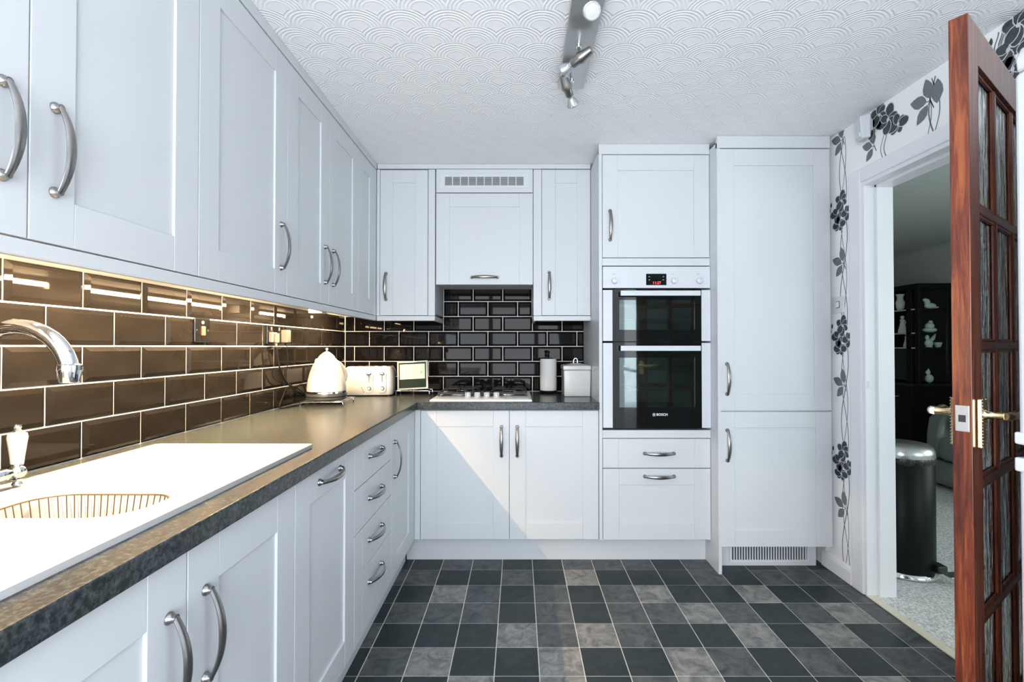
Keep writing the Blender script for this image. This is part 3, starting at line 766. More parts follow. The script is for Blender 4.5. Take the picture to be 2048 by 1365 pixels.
front('door', t_, 'Y', YD, -0.543, -0.0505, 0.141, 0.854, hand=(-0.094, 0.682)); front('door', t_, 'Y', YD, -0.0505, 0.444, 0.141, 0.854, hand=(-0.007, 0.682))
tag(BX(XB - 0.075, XB - 0.060, -0.5, 2.70, 0.0, 0.139).build('plinth', 'cab', bevel=0.0015), 'white plinth recessed below the left base cabinets', 'plinth')
tag(BX(XB - 0.059, 1.060, 2.720, 2.736, 0.0, 0.1395).build('plinth', 'cab', bevel=0.0015), 'white plinth below the hob cabinet and oven housing', 'plinth')

# worktop: one L-shaped slab cut out for the sink
SX0, SX1, SY0, SY1 = -1.098, -0.622, 0.455, 1.452
z0, z1 = 0.8605, ZW
mb = MB()
mb.box(SX1 - 0.02, -0.555, -0.5, 2.62, z0, z1); mb.box(XL, SX0 + 0.02, -0.5, 2.62, z0, z1)
mb.box(SX0 + 0.02, SX1 - 0.02, SY1 - 0.02, 2.62, z0, z1); mb.box(SX0 + 0.02, SX1 - 0.02, -0.5, SY0 + 0.02, z0, z1)
wk = mb
wk = MB()
poly_out = [(XL, -0.5), (-0.555, -0.5), (-0.555, 2.62), (0.4445, 2.62), (0.4445, YB), (XL, YB)]
hx0, hx1, hy0, hy1 = SX0 + 0.02, SX1 - 0.02, SY0 + 0.02, SY1 - 0.02
o8 = [(XL, -0.5), (-0.555, -0.5), (-0.555, 2.62), (0.4445, 2.62), (0.4445, YB), (XL, YB)]
vs = [(x, y, z1) for x, y in o8] + [(hx0, hy0, z1), (hx1, hy0, z1), (hx1, hy1, z1), (hx0, hy1, z1)]
nn = len(vs); vs += [(x, y, z0) for x, y, _ in vs]
top = [(0, 1, 7, 6), (1, 2, 8, 7), (2, 5, 9, 8), (5, 0, 6, 9), (2, 3, 4, 5)]
fs = top + [tuple(i + nn for i in reversed(f)) for f in top] + [(i, nn + i, nn + (i + 1) % 6, (i + 1) % 6) for i in range(6)]
hl = [6, 7, 8, 9]
fs += [(hl[i], hl[(i+1) % 4], nn + hl[(i+1) % 4], nn + hl[i]) for i in range(4)]
wk.add(vs, fs)
tag(wk.build('worktop', 'worktop', bevel=0.004, seg=3), 'dark grey stone-effect L-shaped worktop', 'worktop')

# ------------------------------------------------------------------ sink
def rrect(cx, cy, hx, hy, r, n=6):
    out = []
    for sx, sy, a0 in ((1, 1, 0), (-1, 1, PI/2), (-1, -1, PI), (1, -1, 1.5*PI)):
        for i in range(n + 1):
            a = a0 + PI/2 * i / n
            out.append((cx + sx * (hx - r) + r * math.cos(a), cy + sy * (hy - r) + r * math.sin(a)))
    return out
zt = 0.9125
t_ = thing('sink', ((SX0 + SX1) / 2, 0.95, ZW), 'white one and a half bowl sink with drainer set into worktop', 'sink')
bowls = [(-0.828, 0.640, 0.165, 0.145, 0.07, 0.19), (-0.833, 0.912, 0.155, 0.090, 0.075, 0.12)]
me = MB()
import bmesh
bm = bmesh.new()
def loop(pts, z): return [bm.verts.new((x, y, z)) for x, y in pts]
outer = loop(rrect((SX0+SX1)/2, (SY0+SY1)/2, (SX1-SX0)/2, (SY1-SY0)/2, 0.012, 3), zt)
outer_l = loop(rrect((SX0+SX1)/2, (SY0+SY1)/2, (SX1-SX0)/2, (SY1-SY0)/2, 0.012, 3), ZW)
edges = []
def ring_edges(L):
    return [bm.edges.new((L[i], L[(i+1) % len(L)])) for i in range(len(L))]
edges += ring_edges(outer)
def bridge(A, B):
    for i in range(len(A)):
        j = (i + 1) % len(A); bm.faces.new((A[i], A[j], B[j], B[i]))
bridge(outer_l, outer)
holes = []
for cx, cy, hx, hy, r, dp in bowls:
    A = loop(rrect(cx, cy, hx, hy, r), zt); edges += ring_edges(A)
    prev = A
    for sc, dz in ((0.985, -0.004), (0.965, -0.014), (0.95, -0.05), (0.93, -dp * 0.8), (0.86, -dp * 0.95), (0.72, -dp)):
        Bv = loop(rrect(cx, cy, hx * sc, hy * sc, r * sc), zt + dz); bridge(prev, Bv); prev = Bv
    bm.faces.new(prev)
# drainer recess
A = loop(rrect(-0.868, 1.215, 0.168, 0.178, 0.03), zt); edges += ring_edges(A)
Bv = loop(rrect(-0.868, 1.215, 0.163, 0.173, 0.028), zt - 0.004); bridge(A, Bv); bm.faces.new(Bv)
bmesh.ops.triangle_fill(bm, use_beauty=True, use_dissolve=False, edges=edges)
bmesh.ops.recalc_face_normals(bm, faces=bm.faces)
vs = [tuple(v.co) for v in bm.verts]; bm.verts.index_update()
fs = [tuple(v.index for v in f.verts) for f in bm.faces]; bm.free()
me = MB(); me.add(vs, fs); me.build('basin', 'ceramic', t_, smooth=35)
for cx, cy, hx, hy, r, dp in bowls:
    MB().lathe([(0.032, 0), (0.032, 0.002), (0.026, 0.003), (0.018, 0.0005)], (cx, cy, zt - dp + 0.0003), 20).build('waste', 'chrome', t_, smooth=40)
for i in range(5):
    x_ = -0.99 + i * 0.06
    BX(x_, x_ + 0.006, 1.08, 1.36, zt - 0.004, zt - 0.0025).build('drainer_rib', 'ceramic', t_, bevel=0.001)
t_ = thing('wire_basket', (-0.833, 0.912, 0.80), 'brass-coloured wire draining basket inside the small sink bowl', 'basket')
ov = rrect(-0.833, 0.912, 0.142, 0.080, 0.064, 8); zr = zt - 0.012
MB().tube([(x, y, zr) for x, y in ov], 0.0018, 6, closed=True).build('rim', 'brass_wire', t_)
N = 56
import itertools
def along(ov, q):
    L = [math.dist(ov[i], ov[(i+1) % len(ov)]) for i in range(len(ov))]; tot = sum(L); d = q * tot
    for i, l in enumerate(L):
        if d <= l:
            f = d / l if l else 0; a, b_ = ov[i], ov[(i+1) % len(ov)]
            return a[0] + (b_[0]-a[0]) * f, a[1] + (b_[1]-a[1]) * f
        d -= l
    return ov[0]
for i in range(N):
    x, y = along(ov, i / N); x2 = -0.833 + (x + 0.833) * 0.9; y2 = 0.912 + (y - 0.912) * 0.9
    MB().tube([(x, y, zr), (x2, y2, zr - 0.075), (-0.833 + (x + 0.833) * 0.6, 0.912 + (y - 0.912) * 0.6, zr - 0.088)], 0.0011, 5).build('wire', 'brass_wire', t_)

# tap
t_ = thing('mixer_tap', (-1.045, 0.90, zt), 'chrome mixer tap with swan-neck spout and white ceramic lever behind the sink', 'tap')
MB().lathe([(0.028, 0), (0.028, 0.004), (0.020, 0.010), (0.017, 0.03), (0.022, 0.045), (0.022, 0.062), (0.016, 0.075), (0.0155, 0.10)], (-1.045, 0.90, zt), 24).build('body', 'chrome', t_, smooth=40)
pts = [(-1.045, 0.90, 1.0), (-1.045, 0.90, 1.08), (-1.045, 0.90, 1.14)]
for i in range(1, 21):
    a = PI - PI * 0.955 * i / 20
    pts.append((-0.945 + 0.100 * math.cos(a), 0.90, 1.152 + 0.092 * math.sin(a)))
sp_ = MB().tube(pts, 0.0150, 18).build('spout', 'chrome', t_, smooth=50)
e_ = Vector(pts[-1])
MB().lathe([(0.0150, 0.022), (0.0190, 0.019), (0.0195, 0.010), (0.0185, 0.006), (0.0160, -0.012), (0.0150, -0.014)], (e_.x + 0.001, 0.90, e_.z - 0.012), 22).build('nozzle', 'chrome', sp_, smooth=40)
for s_ in (1, -1):
    yb = 0.90 + 0.105 * s_; xb = -1.052; zb = 0.944
    l_ = MB().lathe([(0.012, 0), (0.013, 0.03), (0.010, 0.05), (0.013, 0.065), (0.0135, 0.08), (0.009, 0.092)], (0, 0, 0), 18, 'Y')
    arm = MB(Matrix.Translation((xb, 0.90, zb)) @ Matrix.Rotation(0 if s_ > 0 else PI, 4, 'Z')).lathe([(0.013, 0.01), (0.014, 0.035), (0.010, 0.050), (0.0135, 0.064), (0.0135, 0.080), (0.008, 0.092), (0.008, 0.105)], (0, 0, 0), 18, 'Y').build('valve', 'chrome', t_, smooth=40)
    hb = MB().ball((xb, yb, zb), 0.0155, n=18, m_=12).lathe([(0.007, -0.030), (0.009, -0.026), (0.006, -0.020), (0.010, -0.014)], (xb, yb, zb), 16).lathe([(0.008, 0.012), (0.011, 0.016), (0.009, 0.019)], (xb, yb, zb), 16).build('hub', 'chrome', arm, smooth=40)
    lv = MB().lathe([(0.0105, 0.018), (0.0115, 0.030), (0.0150, 0.060), (0.0165, 0.072), (0.0150, 0.080), (0.0085, 0.083)], (xb, yb, zb), 22).build('lever', 'ceramic', arm, smooth=45); tag(lv, 'white ceramic lever')
    MB().lathe([(0.006, 0.083), (0.007, 0.087), (0.005, 0.090), (0.008, 0.094), (0.007, 0.098), (0.003, 0.100)], (xb, yb, zb), 16).build('finial', 'chrome', arm, smooth=40)

# ------------------------------------------------------------------ under-cabinet tube lights
for (y0, y1), lab in (((0.22, 0.78), 'glowing warm tube light under the wall cabinets at the near end'), ((0.88, 1.43), 'glowing warm tube light under the wall cabinets above the sink'),
                      ((1.56, 2.27), 'glowing warm tube light under the wall cabinets above the switch'), ((2.60, 2.88), 'glowing warm tube light under the wall cabinets above the kettle')):
    t_ = thing('tube_light', (-0.955, (y0 + y1) / 2, 1.375), lab, 'light', 'tube lights under the wall cabinets')
    BX(-0.972, -0.938, y0 - 0.035, y1 + 0.035, 1.3985, 1.4095).build('batten', 'trim_white', t_, bevel=0.002)
    LM = Matrix.Translation((-0.955, 0, 1.3925)) @ Matrix.Rotation(math.radians(40), 4, 'Y')   # trough tilted towards the tiles
    MB(LM).box(-0.0105, 0.0105, y0, y1, 0.0005, 0.0075).build('reflector', 'trim_white', t_, bevel=0.001)
    MB(LM).box(-0.0080, 0.0080, y0 + 0.002, y1 - 0.002, -0.0015, 0.0004).build('tube', 'tube_glow', t_)
    for y_ in (y0 - 0.012, y1 + 0.012): MB().box(-0.964, -0.946, y_ - 0.011, y_ + 0.011, 1.379, 1.3985).build('tube_holder', 'trim_white', t_, bevel=0.002)
o = BX(-1.02, -0.955, 2.315, 2.375, 1.37, 1.4095).build('junction_box', 'trim_white', bevel=0.003); tag(o, 'small white junction box between tube lights under the wall cabinets', 'junction box')

# ------------------------------------------------------------------ switch, socket, plugs, cables on the left wall
t_ = thing('cooker_switch', (XL + 0.004, 1.782, 1.222), 'black chrome switch plate with glowing red rocker on the tiles', 'switch')
p_ = BX(XL + 0.0022, XL + 0.0095, 1.739, 1.825, 1.224, 1.312).build('plate', 'black_chrome', t_, bevel=0.002)
BX(XL + 0.0096, XL + 0.014, 1.771, 1.793, 1.249, 1.283).build('rocker', 'rocker_red', p_, bevel=0.002)
MB().lathe([(0.006, 0), (0.005, 0.002)], (XL + 0.0096, 1.782, 1.297), 12, 'X').build('neon', 'switch_white', p_)
for y_ in (1.751, 1.813): MB().lathe([(0.004, 0), (0.003, 0.0015)], (XL + 0.0096, y_, 1.268), 12, 'X').build('screw', 'chrome', p_)
t_ = thing('double_socket', (XL + 0.004, 2.315, 1.218), 'black chrome double wall socket on the tiles behind the kettle', 'socket')
p_ = BX(XL + 0.0022, XL + 0.0095, 2.240, 2.388, 1.220, 1.307).build('plate', 'black_chrome', t_, bevel=0.002)
for y_ in (2.270, 2.345): BX(XL + 0.0096, XL + 0.013, y_ - 0.004, y_ + 0.010, 1.283, 1.301).build('rocker', 'black_plastic', p_, bevel=0.001)
def cable(parent, pts, r=0.0035, mat='cable_black'):
    # smooth the control points with a Catmull-Rom pass
    P = [Vector(p) for p in pts]; out = []
    for i in range(len(P) - 1):
        p0, p1, p2, p3 = P[max(i-1, 0)], P[i], P[i+1], P[min(i+2, len(P)-1)]
        for k in range(6):
            s = k / 6
            out.append(0.5 * ((2*p1) + (p2-p0)*s + (2*p0-5*p1+4*p2-p3)*s*s + (3*p1-p0-3*p2+p3)*s**3))
    out.append(P[-1])
    return MB().tube(out, r, 8).build('cable', mat, parent, smooth=60)
t_ = thing('plug', (XL + 0.03, 2.272, 1.225), 'grey mains plug with black cable in the left half of the double socket', 'plug')
MB().box(XL + 0.0098, XL + 0.030, 2.247, 2.297, 1.226, 1.276).build('body', 'plug_grey', t_, bevel=0.006, seg=3)
MB().box(XL + 0.030, XL + 0.046, 2.258, 2.286, 1.224, 1.270).build('grip', 'plug_grey', t_, bevel=0.005, seg=3)
MB().cyl((XL + 0.034, 2.272, 1.226), (XL + 0.036, 2.272, 1.205), 0.0065, 0.0045, 10).build('strain_relief', 'plug_grey', t_, smooth=40)
cable(t_, [(XL + 0.036, 2.272, 1.208), (XL + 0.038, 2.280, 1.150), (XL + 0.042, 2.310, 1.080), (XL + 0.045, 2.375, 1.020), (XL + 0.030, 2.47, 1.000), (XL + 0.028, 2.56, 1.005), (XL + 0.034, 2.70, 0.985), (XL + 0.06, 2.80, 0.93), (XL + 0.10, 2.87, 0.912)], 0.0042)
t_ = thing('charger_plug', (XL + 0.03, 2.345, 1.225), 'grey charger plug with thin cable in the right half of the double socket', 'plug')
MB().box(XL + 0.0098, XL + 0.026, 2.322, 2.368, 1.226, 1.276).build('body', 'black_plastic', t_, bevel=0.003)
MB().box(XL + 0.026, XL + 0.062, 2.330, 2.366, 1.226, 1.290).build('adaptor', 'plug_grey', t_, bevel=0.006, seg=3)
cable(t_, [(XL + 0.045, 2.348, 1.227), (XL + 0.048, 2.358, 1.16), (XL + 0.040, 2.372, 1.10), (XL + 0.03, 2.36, 1.06), (XL + 0.02, 2.40, 1.03), (XL + 0.018, 2.52, 0.99), (XL + 0.016, 2.66, 0.94), (XL + 0.02, 2.78, 0.908)], 0.0022)
t_ = thing('power_cable', (XL + 0.05, 2.42, ZW), 'black kettle lead looped on the worktop against the tiles', 'cable')
cable(t_, [(XL + 0.055, 2.44, 0.934), (XL + 0.03, 2.40, 0.97), (XL + 0.022, 2.40, 1.0), (XL + 0.02, 2.37, 0.96), (XL + 0.022, 2.33, 0.915), (XL + 0.03, 2.35, 0.9055), (XL + 0.05, 2.42, 0.9055), (XL + 0.06, 2.52, 0.906)], 0.0035)

# ------------------------------------------------------------------ kettle on its trivet
KX, KY = -1.022, 2.545
def trivet(name, label, x0, x1, y0, y1, h, nb, along_x=True, rot=0.0):
    c = ((x0 + x1) / 2, (y0 + y1) / 2)
    T = Matrix.Translation((c[0], c[1], 0)) @ Matrix.Rotation(rot, 4, 'Z') @ Matrix.Translation((-c[0], -c[1], 0))
    t_ = thing(name, (c[0], c[1], ZW), label, 'rack')
    z_ = ZW + h
    rr = rrect(c[0], c[1], (x1 - x0) / 2, (y1 - y0) / 2, 0.015, 4)
    MB(T).tube([(x, y, z_) for x, y in rr], 0.0022, 6, closed=True).build('frame', 'chrome', t_, smooth=60)
    for i in range(nb):
        f = (i + 1) / (nb + 1)
        p = ((x0 + (x1 - x0) * f, y0, z_), (x0 + (x1 - x0) * f, y1, z_)) if along_x else ((x0, y0 + (y1 - y0) * f, z_), (x1, y0 + (y1 - y0) * f, z_))
        MB(T).cyl(*p, 0.0016, n=6).build('bar', 'chrome', t_, smooth=60)
    for x_, dx in ((x0, -1), (x1, 1)):
        for y_ in (y0 + 0.02, y1 - 0.02):
            xi = x_ - dx * 0.012
            l_ = MB(T).tube([(xi - dx * 0.02, y_, z_ - 0.001), (xi, y_, z_ - 0.002), (xi + dx * 0.006, y_, z_ - 0.008), (xi + dx * 0.007, y_, ZW + 0.006)], 0.0024, 8).build('leg', 'chrome', t_, smooth=60)
            MB(T).cyl((xi + dx * 0.007, y_, ZW + 0.0003), (xi + dx * 0.007, y_, ZW + 0.009), 0.0036, n=10).build('foot', 'rubber', l_, smooth=40)
    return t_
trivet('wire_trivet', 'chrome wire trivet on four rubber feet under the kettle', -1.125, -0.905, 2.42, 2.68, 0.024, 9, rot=0.10)
zk = ZW + 0.0265
t_ = thing('kettle', (KX, KY, zk), 'white cone-shaped electric kettle with dark base on the wire trivet', 'kettle')
MB().lathe([(0.088, 0), (0.100, 0.003), (0.102, 0.010), (0.097, 0.014)], (KX, KY, zk), 36).build('power_base', 'dark_grey_plastic', t_, smooth=40)
MB().lathe([(0.094, 0.0142), (0.101, 0.018), (0.103, 0.030), (0.101, 0.034)], (KX, KY, zk), 36).build('base_ring', 'dark_grey_plastic', t_, smooth=40)
MB().lathe([(0.1015, 0.0342), (0.1035, 0.036), (0.1030, 0.043), (0.1010, 0.045)], (KX, KY, zk), 36).build('chrome_band', 'chrome', t_, smooth=40)
prof = [(0.0985, 0.0452), (0.0995, 0.055), (0.097, 0.080), (0.092, 0.110), (0.083, 0.145), (0.070, 0.180), (0.054, 0.208), (0.042, 0.222)]
MB().lathe(prof, (KX, KY, zk), 40).build('body', 'white_gloss', t_, smooth=60)
l_ = MB().lathe([(0.0425, 0.2225), (0.041, 0.226), (0.030, 0.238), (0.016, 0.249), (0.007, 0.254)], (KX, KY, zk), 32).build('lid', 'white_gloss', t_, smooth=60)
MB().lathe([(0.005, 0.253), (0.005, 0.259), (0.010, 0.263), (0.010, 0.269), (0.005, 0.273)], (KX, KY, zk), 16).build('knob', 'chrome', l_, smooth=40)
mb = MB(); a_ = math.radians(-112)      # spout faces the camera's left
d_ = Vector((math.cos(a_), math.sin(a_), 0)); s_ = Vector((-d_.y, d_.x, 0)); b_ = Vector((KX, KY, zk))
mb.add([b_ + d_*0.044 + s_*0.018 + Vector((0,0,0.221)), b_ + d_*0.044 - s_*0.018 + Vector((0,0,0.221)), b_ + d_*0.082 + Vector((0,0,0.214)), b_ + d_*0.079 + s_*0.016 + Vector((0,0,0.158)), b_ + d_*0.079 - s_*0.016 + Vector((0,0,0.158)), b_ + d_*0.085 + Vector((0,0,0.165))],
       [(0,2,1), (0,3,5,2), (1,2,5,4), (3,4,5), (0,1,4,3)])
mb.build('spout', 'white_gloss', t_, bevel=0.003)
hd = -d_; P = []
for i in range(13):
    q = i / 12
    P.append(b_ + hd * (0.078 + 0.055 * math.sin(PI * q) ** 0.8 + 0.020 * q) + Vector((0, 0, 0.195 - 0.135 * q)))
MB().tube([tuple(p) for p in P], 0.010, 10).build('handle', 'white_gloss', t_, smooth=60)

# toaster in the corner
TM = Matrix.Translation((-0.940, 3.045, ZW)) @ Matrix.Rotation(math.radians(7), 4, 'Z')
t_ = thing('toaster', (-0.940, 3.045, ZW), 'white four-slice toaster in the corner with two levers on its front', 'toaster')
w_, dp, hh = 0.150, 0.115, 0.182
prof = []
mb = MB(TM)
levels = [(0.008, 0.97), (0.016, 1.0), (0.06, 1.0), (0.12, 0.985), (0.155, 0.955), (0.174, 0.915), (hh, 0.85)]
loops = [[(x, y, z) for x, y in rrect(0, 0, w_ * s, dp * s, 0.028, 5)] for z, s in levels]
n_ = len(loops[0]); vs = [p for L in loops for p in L]
fs = [tuple(reversed(range(n_))), tuple(range((len(loops)-1)*n_, len(loops)*n_))]
for k in range(len(loops)-1):
    fs += [(k*n_+i, k*n_+(i+1) % n_, (k+1)*n_+(i+1) % n_, (k+1)*n_+i) for i in range(n_)]
mb.add(vs, fs); bd = mb.build('body', 'white_gloss', t_, smooth=45)
for x_ in (-0.095, -0.045, 0.045, 0.095):
    MB(TM).box(x_ - 0.012, x_ + 0.012, -0.07, 0.07, hh + 0.0002, hh + 0.002).build('slot', 'chrome', t_, bevel=0.0005)
for x_ in (0.010, 0.088):
    pn = MB(TM).add(*(lambda q: (q.v, q.f))(MB().prism([(x, y) for x, y in rrect(0, 0, 0.024, 0.068, 0.02, 4)], 0, 0.007).box(0, 0, 0, 0, 0, 0))) if False else None
    PM = TM @ Matrix.Translation((x_, -dp + 0.0005, 0.088)) @ Matrix.Rotation(PI / 2, 4, 'X')
    pn = MB(PM).prism(rrect(0, 0, 0.024, 0.066, 0.02, 5), 0, 0.007).build('lever_panel', 'white_gloss', t_, bevel=0.002)
    MB(PM).box(-0.0018, 0.0018, 0.0, 0.050, 0.0072, 0.0080).build('lever_slot', 'black_plastic', pn)
    MB(PM).box(-0.014, 0.014, 0.044, 0.060, 0.0082, 0.024).build('lever', 'nickel', pn, bevel=0.006, seg=3)
    MB(PM).lathe([(0.012, 0.0072), (0.012, 0.012), (0.010, 0.022), (0.008, 0.024)], (0.002, -0.038, 0), 18).build('dial', 'nickel', pn, smooth=40)
for i in range(3):
    MB(TM @ Matrix.Translation((-0.034 + 0.006 * i, -dp + 0.0003, 0.052 - 0.012 * i)) @ Matrix.Rotation(PI / 2, 4, 'X')).lathe([(0.0035, 0), (0.003, 0.003)], (0, 0, 0), 10).build('button', 'dark_grey_plastic', t_)
for x_ in (-0.12, 0.12):
    for y_ in (-0.085, 0.085): MB(TM).cyl((x_, y_, 0.0003), (x_, y_, 0.0085), 0.009, n=12).build('foot', 'rubber', t_)

# smart display leaning on a wire rack
t_ = trivet('wire_rack', 'chrome wire rack on the worktop carrying the small screen', -0.775, -0.555, 2.985, 3.14, 0.030, 6)
DM = Matrix.Translation((-0.672, 3.035, ZW + 0.034)) @ Matrix.Rotation(math.radians(-3), 4, 'Y') @ Matrix.Rotation(math.radians(-9), 4, 'X')
t_ = thing('screen', (-0.672, 3.035, ZW + 0.032), 'white-framed square screen showing pale green, propped on the wire rack', 'screen')
f_ = MB(DM).box(-0.098, 0.098, 0, 0.014, 0.0, 0.182).build('frame', 'white_gloss', t_, bevel=0.002)
MB(DM).box(-0.087, 0.087, -0.0010, 0.0002, 0.010, 0.172).build('bezel', 'screen_dark', f_)
MB(DM).box(-0.080, 0.080, -0.0018, -0.0010, 0.066, 0.162).build('picture', 'screen_light', f_)
MB(DM).tube([(0.052, -0.0021, 0.098), (0.050, -0.0021, 0.112), (0.056, -0.0021, 0.118), (0.060, -0.0021, 0.108), (0.055, -0.0021, 0.100), (0.066, -0.0021, 0.112)], 0.0008, 5).build('glyph', 'screen_dark', f_)
MB(DM).box(-0.03, 0.03, 0.014, 0.05, 0.012, 0.10).build('stand', 'black_plastic', t_, bevel=0.005)

# ------------------------------------------------------------------ hob
t_ = thing('gas_hob', (-0.209, 2.9, ZW), 'white four-burner gas hob with black pan supports and white knobs', 'hob')
hb = MB(); L3 = []
for ins, z_ in ((0.0, 0.0003), (0.0, 0.0085), (0.004, 0.0115), (0.030, 0.0155)):
    x0, x1, y0, y1 = -0.493 + ins * 0.7, 0.075 - ins * 0.7, 2.648 + ins, 3.150 - ins * 0.5
    L3 += [(x0, y0, ZW + z_), (x1, y0, ZW + z_), (x1, y1, ZW + z_), (x0, y1, ZW + z_)]
hb.add(L3, [(3,2,1,0), (12,13,14,15)] + [(k*4+i, k*4+(i+1) % 4, k*4+4+(i+1) % 4, k*4+4+i) for k in range(3) for i in range(4)])
hb = hb.build('tray', 'tray_enamel', t_, bevel=0.002)
BX(-0.455, 0.037, 2.775, 3.125, ZW + 0.0156, ZW + 0.0168).build('hotplate', 'steel', t_, bevel=0.001)
zh = ZW + 0.0170
for x_ in (-0.289, -0.235, -0.181, -0.126):
    MB().lathe([(0.020, 0), (0.020, 0.004), (0.0175, 0.006), (0.0175, 0.026), (0.0145, 0.030)], (x_, 2.728, ZW + 0.0156), 20).build('knob', 'white_gloss', t_, smooth=40)
for bx_, by_, br in ((-0.36, 2.87, 0.036), (-0.36, 3.04, 0.030), (-0.06, 2.87, 0.030), (-0.06, 3.04, 0.042)):
    bn = MB().lathe([(br + 0.012, 0), (br + 0.010, 0.006), (br, 0.008), (br, 0.014)], (bx_, by_, zh), 24).build('burner', 'foil', t_, smooth=40)
    MB().lathe([(br + 0.002, 0.0142), (br + 0.003, 0.018), (br - 0.004, 0.021)], (bx_, by_, zh), 24).build('burner_cap', 'cast_iron', bn, smooth=40)
for cx in (-0.36, -0.06):
    mb = MB(); zt_ = zh + 0.034
    for y_ in (2.79, 3.115): mb.box(cx - 0.105, cx + 0.105, y_ - 0.004, y_ + 0.004, zh + 0.012, zh + 0.022)
    for x_ in (cx - 0.105, cx + 0.105): mb.box(x_ - 0.004, x_ + 0.004, 2.79, 3.115, zh + 0.012, zh + 0.022)
    for x_ in (cx - 0.105, cx + 0.105):
        for y_ in (2.79, 3.115): mb.box(x_ - 0.006, x_ + 0.006, y_ - 0.006, y_ + 0.006, zh, zh + 0.022)
    ps = mb.build('pan_support', 'cast_iron', t_, bevel=0.0015)
    for by_ in (2.87, 3.04):
        for a in range(4):
            q = PI / 2 * a; c_, s_ = math.cos(q), math.sin(q)
            e1 = (cx + c_ * (0.105 if c_ else 0), by_ + s_ * (0.080 if (s_ > 0) == (by_ < 3) else 0.078), zh + 0.020)
            MB().tube([e1, (cx + c_ * 0.075, by_ + s_ * 0.065, zt_), (cx + c_ * 0.022, by_ + s_ * 0.022, zt_)], 0.0042, 6).build('finger', 'cast_iron', ps)
MB().box(-0.2115, -0.2035, 2.80, 3.11, zh + 0.012, zh + 0.030).build('pan_support', 'cast_iron', t_, bevel=0.0015)

# paper towel and tin
t_ = thing('towel_holder', (0.195, 3.13, ZW), 'black wire stand holding the kitchen roll', 'holder')
MB().tube([(0.195 + 0.055 * math.cos(2*PI*i/24), 3.13 + 0.055 * math.sin(2*PI*i/24), ZW + 0.014) for i in range(24)], 0.003, 6, closed=True).build('base_ring', 'black_metal', t_, smooth=60)
for a in (0.5, 2.6, 4.7):
    MB().cyl((0.195 + 0.055 * math.cos(a), 3.13 + 0.055 * math.sin(a), ZW + 0.0003), (0.195 + 0.055 * math.cos(a), 3.13 + 0.055 * math.sin(a), ZW + 0.015), 0.004, n=8).build('foot', 'black_metal', t_)
MB().cyl((0.14, 3.13, ZW + 0.014), (0.25, 3.13, ZW + 0.014), 0.0025, n=8).build('cross_bar', 'black_metal', t_)
MB().cyl((0.195, 3.13, ZW + 0.013), (0.195, 3.13, ZW + 0.262), 0.004, n=10).build('rod', 'black_metal', t_, smooth=40)
MB().ball((0.195, 3.13, ZW + 0.270), 0.011).lathe([(0.006, 0.235), (0.010, 0.240), (0.006, 0.246), (0.009, 0.252), (0.005, 0.258)], (0.195, 3.13, ZW), 14).build('finial', 'black_metal', t_, smooth=50)
t_ = thing('kitchen_roll', (0.195, 3.13, ZW + 0.019), 'white kitchen roll upright on the black stand', 'paper roll')
MB().lathe([(0.050, 0), (0.054, 0.003), (0.0545, 0.20), (0.051, 0.207), (0.018, 0.207)], (0.195, 3.13, ZW + 0.019), 32).build('paper', 'paper', t_, smooth=40)
t_ = thing('storage_tin', (0.358, 3.0, ZW), 'white square enamel tin with lid beside the oven housing', 'tin')
b_ = MB().frustum([(0.280, 2.920, ZW + 0.0003), (0.440, 2.920, ZW + 0.0003), (0.440, 3.080, ZW + 0.0003), (0.280, 3.080, ZW + 0.0003)],
             [(0.276, 2.916, ZW + 0.162), (0.443, 2.916, ZW + 0.162), (0.443, 3.083, ZW + 0.162), (0.276, 3.083, ZW + 0.162)]).build('body', 'white_enamel', t_, bevel=0.006, seg=3)
l_ = MB().box(0.272, 0.4435, 2.912, 3.087, ZW + 0.1625, ZW + 0.190).build('lid', 'white_enamel', t_, bevel=0.005, seg=3)
MB().frustum([(0.280, 2.920, ZW + 0.190), (0.436, 2.920, ZW + 0.190), (0.436, 3.079, ZW + 0.190), (0.280, 3.079, ZW + 0.190)], [(0.335, 2.975, ZW + 0.204), (0.381, 2.975, ZW + 0.204), (0.381, 3.024, ZW + 0.204), (0.335, 3.024, ZW + 0.204)]).build('lid_top', 'white_enamel', l_, bevel=0.003)
MB().tube([(0.346, 3.0, ZW + 0.203), (0.346, 3.0, ZW + 0.222), (0.352, 3.0, ZW + 0.232), (0.364, 3.0, ZW + 0.232), (0.370, 3.0, ZW + 0.222), (0.370, 3.0, ZW + 0.203)], 0.0045, 8).build('lid_handle', 'chrome', l_, smooth=60)

